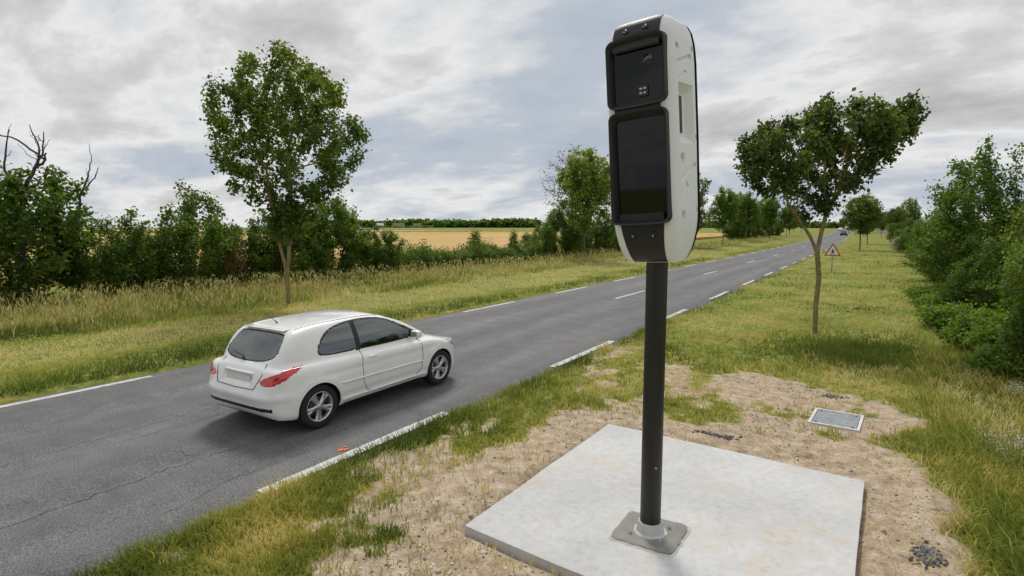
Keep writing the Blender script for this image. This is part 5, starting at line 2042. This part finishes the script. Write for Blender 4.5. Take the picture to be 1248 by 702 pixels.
# right hedge
plant(S6, 3.2, 26.5, .5, 1.0, 1.12, 'tall dark hedge shrub with wispy top shoots beside the mown verge')
plant(S7, 5.0, 23.5, 2.5, 1.1, 1.2, 'tall leafy hedge shrub next to the wispy-topped one')
plant(S7, 2.9, 32.5, 1.5, .9, .8, 'mid-height hedge shrub behind the wispy-topped one')
plant(S9, 3.7, 19.3, .4, 1.0, 1.1, 'light green upright bush in front of the tall hedge')
plant(S6, 3.2, 14.6, 2.2, .62, .55, 'dark shrub bordering the long grass, with pale shoots on top')
plant(S6, 4.9, 17.6, 3.6, .8, .8, 'dark hedge shrub behind the light green bush')
plant(S6, 2.9, 22.3, 5.0, .6, .5, 'dark low hedge shrub at the foot of the wispy-topped one')
for i, (x_, y_, s_, z_, lab) in enumerate(((2.5, 17.2, 1.0, .9, 'bright green bramble just in front of the light green upright bush'), (2.0, 19.8, .9, .75, 'bright green bramble on the mown verge edge beside the light green upright bush'),
                                           (2.9, 16.2, 1.0, .9, 'bright green bramble between the dark bordering shrub and the light green bush'), (2.35, 14.6, .75, .6, 'small bright bramble against the dark shrub bordering the long grass'),
                                           (1.9, 22.6, .8, .7, 'low bramble before the dark low hedge shrub'), (1.8, 25.4, .8, .7, 'low bramble at the foot of the wispy-topped hedge shrub'))):
    plant(S8, x_, y_, i * 1.9, s_, z_, lab, 'bramble', 'brambles at the foot of the tall hedge')
for i, (x_, y_, s_, z_) in enumerate(((3.0, 36, .8, .62), (3.4, 42, .9, .6), (3.2, 49, .9, .65), (3.6, 57, .9, .62), (3.3, 66, 1.0, .7), (3.4, 90, 1.0, .7), (3.0, 104, 1.0, .7))):
    plant(S7 if i % 2 else S6, x_, y_, i * 1.3, s_, z_, 'low hedge shrub farther along the mown verge, past the tall shrubs', group='low hedge shrubs farther along the verge')
plant(S10, 2.3, 74, .3, .95, .9, 'cream-flowering shrub in the hedge by the distant verge trees')
o = copy_tree(S7); put(o, 3.3, 77, 1.2, .85, .65)
tag(o, 'green shrub growing right behind the cream-flowering one', 'shrub'); o.pop('group', None) if hasattr(o, 'pop') else None

# ------------------------------------------------------------------ far wood and farm buildings on the skyline
def wood_strip(name, pts, hgt, label, n):
    r_ = np.random.default_rng(61)
    C, val = [], []
    P = np.array(pts, float)
    seg = np.linalg.norm(np.diff(P, axis=0), axis=1); cum = np.concatenate([[0], np.cumsum(seg)])
    for q in range(n):
        s_ = r_.random() * cum[-1]
        x_, y_ = np.interp(s_, cum, P[:, 0]), np.interp(s_, cum, P[:, 1])
        hh = hgt * (0.62 + 0.5 * float(vnoise(np.array([s_]), np.array([1.0]), 26, 90, 3)[0]))
        rr_ = hgt * (.35 + .2 * r_.random())
        m_ = 26
        q_ = r_.normal(0, 1, (m_, 3)); q_ /= np.linalg.norm(q_, axis=1)[:, None]
        q_ = q_ * rr_ * (r_.random((m_, 1)) ** .3); q_[:, 2] *= 1.0
        c_ = q_ + np.array([x_ + r_.normal(0, 5), y_ + r_.normal(0, 5), max(rr_ * .8, hh - rr_)])
        c_[:, 2] = np.maximum(c_[:, 2], .3)
        C.append(c_); val.append(np.full(m_, .4 + .4 * (r_.random() - .5)))
    C = np.concatenate(C)
    V, F, a_ = leaf_arrays(C, hgt * .26, r_, .5, 1.1, val=np.concatenate(val))
    o = link(name, np_mesh(name, V, F, False, {'rnd': a_}), m_leafC)
    tag(o, label, 'wood', kind='stuff')


wood_strip('far_wood', [cam_pt(-330, 900), cam_pt(-215, 910), cam_pt(-100, 880), cam_pt(0, 860), cam_pt(34, 850)], 14.5, 'dark band of far woodland on the skyline beyond the fields', 900)
wood_strip('far_hedge', [cam_pt(-420, 1000), cam_pt(-330, 900), cam_pt(-240, 760)], 8.5, 'lower far trees around the farm on the skyline', 300)
wood_strip('farm_trees', [cam_pt(-185, 775), cam_pt(-150, 790), cam_pt(-110, 800)], 5.5, 'small far trees in front of the farm buildings', 70)
wood_strip('far_wood', [cam_pt(150, 620), cam_pt(280, 640), cam_pt(420, 560), cam_pt(560, 420)], 9.0, 'far woodland closing the view behind the road', 500)

m_wall = simple('pale_render', (0.5, 0.45, 0.38), 0.9, var=0.15, scale=1.0)
m_roof = simple('brown_tile_roof', (0.16, 0.11, 0.08), 0.9, var=0.25, scale=1.5)
m_slate = simple('grey_sheet_roof', (0.32, 0.34, 0.36), 0.6, var=0.1, scale=.6)
m_wind = simple('dark_window', (0.02, 0.022, 0.025), 0.2)


def house(loc, L, D, H, RH, rz, rm, label):
    root = empty('farm_building', (loc[0], loc[1], zg(*loc) - 0.1), rz)
    tag(root, label, 'building')
    box('wall', (-L / 2, -D / 2, 0), (L / 2, D / 2, H), m_wall, root)
    bm = bmesh.new()
    o_ = .4
    v_ = [bm.verts.new(p_) for p_ in ((-L / 2 - o_, -D / 2 - o_, H - .1), (L / 2 + o_, -D / 2 - o_, H - .1), (L / 2 + o_, D / 2 + o_, H - .1), (-L / 2 - o_, D / 2 + o_, H - .1), (-L / 2 - o_, 0, H + RH), (L / 2 + o_, 0, H + RH))]
    for f_ in ((0, 1, 5, 4), (2, 3, 4, 5), (0, 4, 3), (1, 2, 5), (3, 2, 1, 0)):
        bm.faces.new([v_[q] for q in f_])
    bm_obj('roof', bm, rm, root)
    for q in range(int(L // 5)):
        x_ = -L / 2 + 2.5 + q * 5
        box('window', (x_ - .6, -D / 2 - .05, 1.0), (x_ + .6, -D / 2 + .1, 2.4), m_wind, root)
    return root


def hpos(px, depth):
    return cam_pt((px - 624) / 700 * depth, depth)


house(hpos(486, 820), 16, 9, 3.4, 3.6, YAW + .6, m_roof, 'brown-roofed farm building in front of the far wood')
house(hpos(510, 845), 13, 8, 3.4, 3.4, YAW - .5, m_roof, 'smaller brown-roofed house beside the farm building')
house(hpos(464, 800), 9, 8, 3.6, 3.0, YAW + .5, m_slate, 'pale grey-roofed farmhouse near the brown-roofed farm building')
house(hpos(1122, 190), 26, 12, 3.6, 2.0, YAW + .3, m_slate, 'grey-roofed shed half hidden behind the right-hand hedge')
# ------------------------------------------------------------------ grass
m_grass = col_blade_mat('grass_blades', 0.42)


def blades(P, H, W, lean, col, rng, three=True, az=None, tipcol=1.25):
    n = len(P)
    a = rng.random(n) * 2 * np.pi
    side = np.stack([np.cos(a), np.sin(a), np.zeros(n)], 1)
    la = rng.random(n) * 2 * np.pi if az is None else az + rng.normal(0, .5, n)
    ld = np.stack([np.cos(la), np.sin(la), np.zeros(n)], 1)
    L = lean * (0.4 + 1.2 * rng.random(n))
    up = np.array([0, 0, 1.0])
    H = H[:, None]; W = W[:, None]; L = L[:, None]
    mid = P + up * H * 0.58 * np.sqrt(np.clip(1 - (L * .5) ** 2, .2, 1)) + ld * H * L * 0.35
    tip = P + up * H * np.sqrt(np.clip(1 - np.minimum(L, .97) ** 2, .05, 1)) + ld * H * L
    if three:
        V = np.stack([P - side * W * .5, P + side * W * .5, mid - side * W * .42, mid + side * W * .42, tip], 1)
        b_ = np.arange(n) * 5
        F = np.concatenate([np.stack([b_, b_ + 1, b_ + 3], 1), np.stack([b_, b_ + 3, b_ + 2], 1), np.stack([b_ + 2, b_ + 3, b_ + 4], 1)])
        k_ = 5
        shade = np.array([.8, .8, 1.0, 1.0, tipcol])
    else:
        V = np.stack([P - side * W * .5, P + side * W * .5, tip], 1)
        b_ = np.arange(n) * 3
        F = np.stack([b_, b_ + 1, b_ + 2], 1)
        k_ = 3
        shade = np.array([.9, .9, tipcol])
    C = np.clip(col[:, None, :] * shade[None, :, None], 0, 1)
    return V.reshape(-1, 3), F, C.reshape(-1, 3)


def scatter(n, dmin, dmax, amin, amax, rng, pw=1.5):
    """points around the camera foot, thinning with distance; angles from +Y, clockwise"""
    q = rng.random(n)
    e = 1 - pw
    d_ = (dmin ** e + q * (dmax ** e - dmin ** e)) ** (1 / e)
    a = np.radians(amin + (amax - amin) * rng.random(n))
    return d_ * np.sin(a), d_ * np.cos(a), d_


def mixcol(tv, stops):
    ps = np.array([s[0] for s in stops]); cs = np.array([s[1] for s in stops])
    return np.stack([np.interp(tv, ps, cs[:, i]) for i in range(3)], 1)


GREEN = [(0, (0.098, 0.146, 0.020)), (.35, (0.223, 0.266, 0.039)), (.6, (0.401, 0.391, 0.075)), (.8, (0.641, 0.540, 0.158)), (1, (0.742, 0.644, 0.300))]
LUSH = [(0, (0.081, 0.129, 0.014)), (.4, (0.190, 0.253, 0.029)), (.75, (0.344, 0.372, 0.055)), (1, (0.580, 0.507, 0.120))]
STRAW = [(0, (0.132, 0.179, 0.030)), (.35, (0.265, 0.279, 0.062)), (.7, (0.480, 0.429, 0.144)), (1, (0.675, 0.584, 0.250))]


def grass_obj(name, parts, label):
    V, F, C = [], [], []
    off = 0
    for v_, f_, c_ in parts:
        V.append(v_); F.append(f_ + off); C.append(c_); off += len(v_)
    o = link(name, np_mesh(name, np.concatenate(V), np.concatenate(F), False, {'col': np.concatenate(C)}), m_grass)
    tag(o, label, 'grass', kind='stuff')
    return o


def clumped(x, y, rng, k_, spread):
    xx = np.repeat(x, k_) + rng.normal(0, 1, len(x) * k_) * np.repeat(spread, k_)
    yy = np.repeat(y, k_) + rng.normal(0, 1, len(x) * k_) * np.repeat(spread, k_)
    return xx, yy


rg = np.random.default_rng(77)
# ---- near verge and mown strip on this side of the road
x, y, d = scatter(72000, 2.2, 120, -75, 38, rg, 1.55)
x, y = clumped(x, y, rg, 5, 0.018 * d ** .55)
d = np.hypot(x, y)
uu = x - bend(y)
edge_r = -5.13 + .10 * vnoise(x * 0, y, .7, 91, 3) - .05
soil = soil_mask(x, y) * sstep(16, 12, y)
inslab = poly_sd(x, y, SLABP) > -.03
incov = (np.abs(x + .335) < .36) & (np.abs(y - 9.08) < .43)
ok = (uu > edge_r) & (uu < 4.0) & (~inslab) & (~incov) & (rg.random(len(x)) > np.minimum(soil * 1.15, .955))
x, y, d, uu, soil = x[ok], y[ok], d[ok], uu[ok], soil[ok]
nz = vnoise(x, y, 1.7, 41, 4); nz2 = vnoise(x, y, .35, 42, 3)
edge = sstep(-4.3, -4.9, uu)                       # longer fringe beside the asphalt
ditch = sstep(.3, 1.2, x) * sstep(22, 12, y)
Hh = (.055 + .075 * nz2) * (1 + .9 * edge + 1.2 * ditch) * (1 + .015 * d) * (0.75 + 0.5 * rg.random(len(x)))
Ww = np.clip(.0055 + .0009 * d, .006, .06)
tv = np.clip(1.05 * (nz - .5) * 2 + .58 - .28 * edge - .25 * ditch + .30 * sstep(.05, .5, soil) + .30 * (nz2 - .5) + .32 * (rg.random(len(x)) - .5), 0, 1)
P = np.stack([x, y, zground(x, y) - .008], 1)
near = d < 16
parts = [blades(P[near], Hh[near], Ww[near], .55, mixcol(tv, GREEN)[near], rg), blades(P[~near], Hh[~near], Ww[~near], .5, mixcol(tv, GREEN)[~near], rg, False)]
grass_obj('verge_grass', parts, 'short mown grass on the near verge around the slab and the leaning tree')

# ---- long lodged grass in front of the right-hand hedge
x, y, d = scatter(15000, 3.0, 34, -6, 62, rg, 1.3)
x, y = clumped(x, y, rg, 5, .03 + .012 * d)
d = np.hypot(x, y)
lip = .95 + .25 * (vnoise(x, y, 1.2, 95, 3) - .5) + .5 * sstep(7, 10.5, y) * 0 - .25 * sstep(7.5, 10, y) + .9 * sstep(12, 18, y)
soil = soil_mask(x, y)
ok = (x > lip) & (x < 6) & (y > 2.5) & (y < 32) & (rg.random(len(x)) > soil * 1.3)
x, y, d = x[ok], y[ok], d[ok]
nz = vnoise(x, y, 1.1, 43, 4)
Hh = (.20 + .34 * nz) * (.6 + .7 * rg.random(len(x))) * (1 - .35 * sstep(14, 22, y))
tv = np.clip(.5 + 1.1 * (nz - .5) + .5 * (rg.random(len(x)) - .5), 0, 1)
P = np.stack([x, y, zground(x, y) - .01], 1)
az = 2.6 + 2.2 * (vnoise(x, y, 1.3, 44, 2) - .5) * 2
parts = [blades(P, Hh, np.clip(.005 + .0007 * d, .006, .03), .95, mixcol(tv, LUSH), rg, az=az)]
# scattered pale seed stalks
k_ = rg.choice(len(x), 1500)
P2 = P[k_]
parts.append(blades(P2, Hh[k_] * 1.35, np.clip(.004 + .0005 * d[k_], .005, .02), .7, mixcol(rg.random(len(k_)), STRAW), rg, az=az[k_]))
# longer tufts in the dip under the leaning tree
xt = rg.normal(-.1, .75, 5200); yt = rg.normal(14.3, .75, 5200)
nz = vnoise(xt, yt, .5, 46, 3)
Pt = np.stack([xt, yt, zground(xt, yt) - .01], 1)
parts.append(blades(Pt, (.10 + .24 * nz) * (.6 + .7 * rg.random(5200)), np.full(5200, .014), .8, mixcol(np.clip(.15 + .8 * (nz - .4), 0, 1), LUSH), rg))
grass_obj('long_grass', parts, 'long lodged green grass between the bare soil and the hedge')

# ---- far side: mown strip then tall seeding grass
x, y, d = scatter(42000, 9, 150, -92, -6, rg, 1.25)
x, y = clumped(x, y, rg, 5, .02 + .007 * d)
d = np.hypot(x, y); uu = x - bend(y)
edge_l = -11.52 - .10 * vnoise(x * 0, y, .8, 97, 3)
ok = (uu < edge_l) & (uu > -18.4)
x, y, d, uu = x[ok], y[ok], d[ok], uu[ok]
nz = vnoise(x * .8, y * .3, 1.5, 47, 4); nz2 = vnoise(x, y, .5, 48, 3)
edge = sstep(-12.9, -11.7, uu)
tallb = sstep(-15.6, -17.2, uu)
Hh = (.07 + .07 * nz2) * (1 + 1.1 * edge + 1.3 * tallb) * (.75 + .5 * rg.random(len(x)))
tv = np.clip(.62 + 2.0 * (nz - .5) - .46 * edge + .48 * sstep(-12.6, -13.8, uu) * sstep(-17.0, -15.6, uu) + .35 * (nz2 - .5) + .3 * (rg.random(len(x)) - .5), 0, 1)
P = np.stack([x, y, zground(x, y) - .01], 1)
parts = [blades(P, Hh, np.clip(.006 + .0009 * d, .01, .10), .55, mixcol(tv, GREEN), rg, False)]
grass_obj('far_verge_grass', parts, 'short yellow-green mown grass strip on the far side of the road')

x, y, d = scatter(26000, 14, 150, -92, -6, rg, 1.2)
x, y = clumped(x, y, rg, 5, .04 + .009 * d)
d = np.hypot(x, y); uu = x - bend(y)
nb_ = vnoise(x, y, 2.2, 49, 3)
ok = (uu < -16.7 - 1.6 * (nb_ - .5)) & (uu > -23.5)
x, y, d, uu = x[ok], y[ok], d[ok], uu[ok]
nz = vnoise(x, y, 2.6, 50, 4); nz2 = vnoise(x, y, .7, 55, 3)
ramp_h = .45 + .55 * sstep(-16.3, -19.0, uu)
Hh = (.16 + .34 * nz) * ramp_h * (.55 + .75 * rg.random(len(x)))
tv = np.clip(.34 - .26 * sstep(-18.8, -17.2, uu) + 1.9 * (nz2 - .5) + 1.7 * (nz - .5) + .45 * (rg.random(len(x)) - .5), 0, 1)
P = np.stack([x, y, zground(x, y) - .01], 1)
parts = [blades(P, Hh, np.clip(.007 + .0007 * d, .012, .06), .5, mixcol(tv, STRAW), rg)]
# seed heads on stalks
k_ = rg.choice(len(x), 6000)
P2 = P[k_]; H2 = Hh[k_] * 1.15 + .12
parts.append(blades(P2, H2, np.full(len(k_), .010) + .0003 * d[k_], .35, mixcol(.55 + .45 * rg.random(len(k_)), STRAW), rg))
hp_ = P2 + np.stack([rg.normal(0, .05, len(k_)), rg.normal(0, .05, len(k_)), H2 * .92], 1)
parts.append(blades(hp_, .10 + .08 * rg.random(len(k_)), .022 + .0006 * d[k_], .5, mixcol(.6 + .4 * rg.random(len(k_)), STRAW), rg))
grass_obj('tall_grass', parts, 'tall straw-coloured seeding grass in front of the far hedgerow')

# ---- white-flowering weeds in the long grass
def flower_weed(name, r0, n_st, hh, seed, fsize):
    r_ = np.random.default_rng(seed)
    root = empty(name)
    a = r_.random(n_st) * 6.28; rr = r0 * np.sqrt(r_.random(n_st))
    P = np.stack([rr * np.cos(a), rr * np.sin(a), np.full(n_st, -.02)], 1)
    H = hh * (.6 + .6 * r_.random(n_st))
    v_, f_, c_ = blades(P, H, np.full(n_st, .007), .4, mixcol(.3 + .4 * r_.random(n_st), LUSH), r_)
    link('stalks', np_mesh('stalks', v_, f_, False, {'col': c_}), m_grass, root)
    k_ = r_.integers(0, n_st, n_st * 9)
    C = P[k_] + np.stack([r_.normal(0, .05, len(k_)), r_.normal(0, .05, len(k_)), H[k_] * (.72 + .3 * r_.random(len(k_)))], 1)
    v_, f_, a_ = leaf_arrays(C, fsize, r_, .6, 1.0)
    link('blossom', np_mesh('blossom', v_, f_, False, {'rnd': a_}), m_flower, root)
    return root


W1 = flower_weed('flowering_weed', .42, 170, .34, 71, .017)
put(W1, 1.62, 9.35, 0, 1.0)
tag(W1, 'creamy white wildflower clump in the long grass near the slab', 'wildflowers')
o = copy_tree(W1); put(o, 2.0, 8.6, 2.0, .8); tag(o, 'smaller creamy wildflower clump beside the larger one', 'wildflowers')
o = copy_tree(W1); put(o, 2.5, 12.8, 1.0, 1.1, .9); tag(o, 'creamy wildflowers in front of the dark shrub by the long grass', 'wildflowers')

# ------------------------------------------------------------------ loose stones and clods on the soil
ico = bmesh.new(); bmesh.ops.create_icosphere(ico, subdivisions=1, radius=1.0)
ico_v = np.array([tuple(v_.co) for v_ in ico.verts]); ico_f = np.array([[v_.index for v_ in f_.verts] for f_ in ico.faces]); ico.free()
x = rg.uniform(-4.9, 1.1, 18000); y = rg.uniform(1.5, 12.5, 18000)
sm = soil_mask(x, y)
inslab = poly_sd(x, y, SLABP) > .02
incov = (np.abs(x + .335) < .33) & (np.abs(y - 9.08) < .40)
ok = (rg.random(len(x)) < sm * (.25 + .75 * (vnoise(x, y, .7, 66, 3) > .5))) & ~inslab & ~incov
x, y = x[ok], y[ok]
n = len(x)
r_ = .0045 + .012 * rg.random(n) ** 3 + .02 * (rg.random(n) > .985) * rg.random(n)
sh = np.stack([r_ * rg.uniform(.7, 1.4, n), r_ * rg.uniform(.7, 1.4, n), r_ * rg.uniform(.45, .9, n)], 1)
ang = rg.random(n) * 6.28
base = ico_v[None] * sh[:, None, :] * rg.uniform(.8, 1.15, (n, len(ico_v), 1))
c_, s_ = np.cos(ang)[:, None], np.sin(ang)[:, None]
V = np.stack([base[..., 0] * c_ - base[..., 1] * s_, base[..., 0] * s_ + base[..., 1] * c_, base[..., 2]], 2)
V += np.stack([x, y, zground(x, y) + r_ * .3], 1)[:, None, :]
F = (ico_f[None] + (np.arange(n) * len(ico_v))[:, None, None]).reshape(-1, 3)
cv = rg.random(n)
colr = mixcol(cv, [(0, (.17, .13, .09)), (.35, (.36, .29, .20)), (.7, (.56, .49, .39)), (1, (.74, .70, .63))])
m_stone, t, b = new_mat('loose_stone')
at = nnode(t, 'ShaderNodeAttribute', attribute_name='col')
t.links.new(at.outputs['Color'], b.inputs['Base Color']); b.inputs['Roughness'].default_value = .95
o = link('loose_stones', np_mesh('loose_stones', V.reshape(-1, 3), F, False, {'col': np.repeat(colr, len(ico_v), 0)}), m_stone)
tag(o, 'scattered small stones and clods on the bare soil', 'stones', kind='stuff')
# dark gravel spill and a grey patch of dropped mortar
for (cx_, cy_, rx, ry_, k_, lab) in ((.50, 5.55, .08, .18, 170, 'dark grey gravel spilled on the soil beside the slab'), (-.42, 10.3, .13, .08, 90, 'grey gravel spill beyond the service cover'), (-1.6, 7.55, .24, .05, 110, 'grey gravel along the back edge of the slab')):
    gx_ = rg.normal(cx_, rx * .6, k_); gy_ = rg.normal(cy_, ry_ * .6, k_)
    rr = .007 + .012 * rg.random(k_)
    base = ico_v[None] * rr[:, None, None] * rg.uniform(.7, 1.2, (k_, len(ico_v), 1))
    V = base + np.stack([gx_, gy_, zground(gx_, gy_) + rr * .5], 1)[:, None, :]
    F = (ico_f[None] + (np.arange(k_) * len(ico_v))[:, None, None]).reshape(-1, 3)
    cc = mixcol(rg.random(k_), [(0, (.07, .07, .07)), (1, (.25, .245, .24))])
    o = link('gravel_spill', np_mesh('gravel_spill', V.reshape(-1, 3), F, False, {'col': np.repeat(cc, len(ico_v), 0)}), m_stone)
    tag(o, lab, 'gravel', kind='stuff')

# ------------------------------------------------------------------ the verge behind the camera, which the camera panes mirror
for i, (x_, y_, rz, s_) in enumerate(((-2.6, -13.0, 1.0, 1.0), (2.2, -15.5, 2.0, 1.15), (-6.8, -27.0, .3, 1.3), (5.0, -11.0, 4.0, 1.0))):
    o = copy_tree(T4 if i != 1 else T2); put(o, x_, y_, rz, s_)
    tag(o, 'verge tree mirrored darkly in the speed camera panes', 'tree', 'trees mirrored in the speed camera panes')
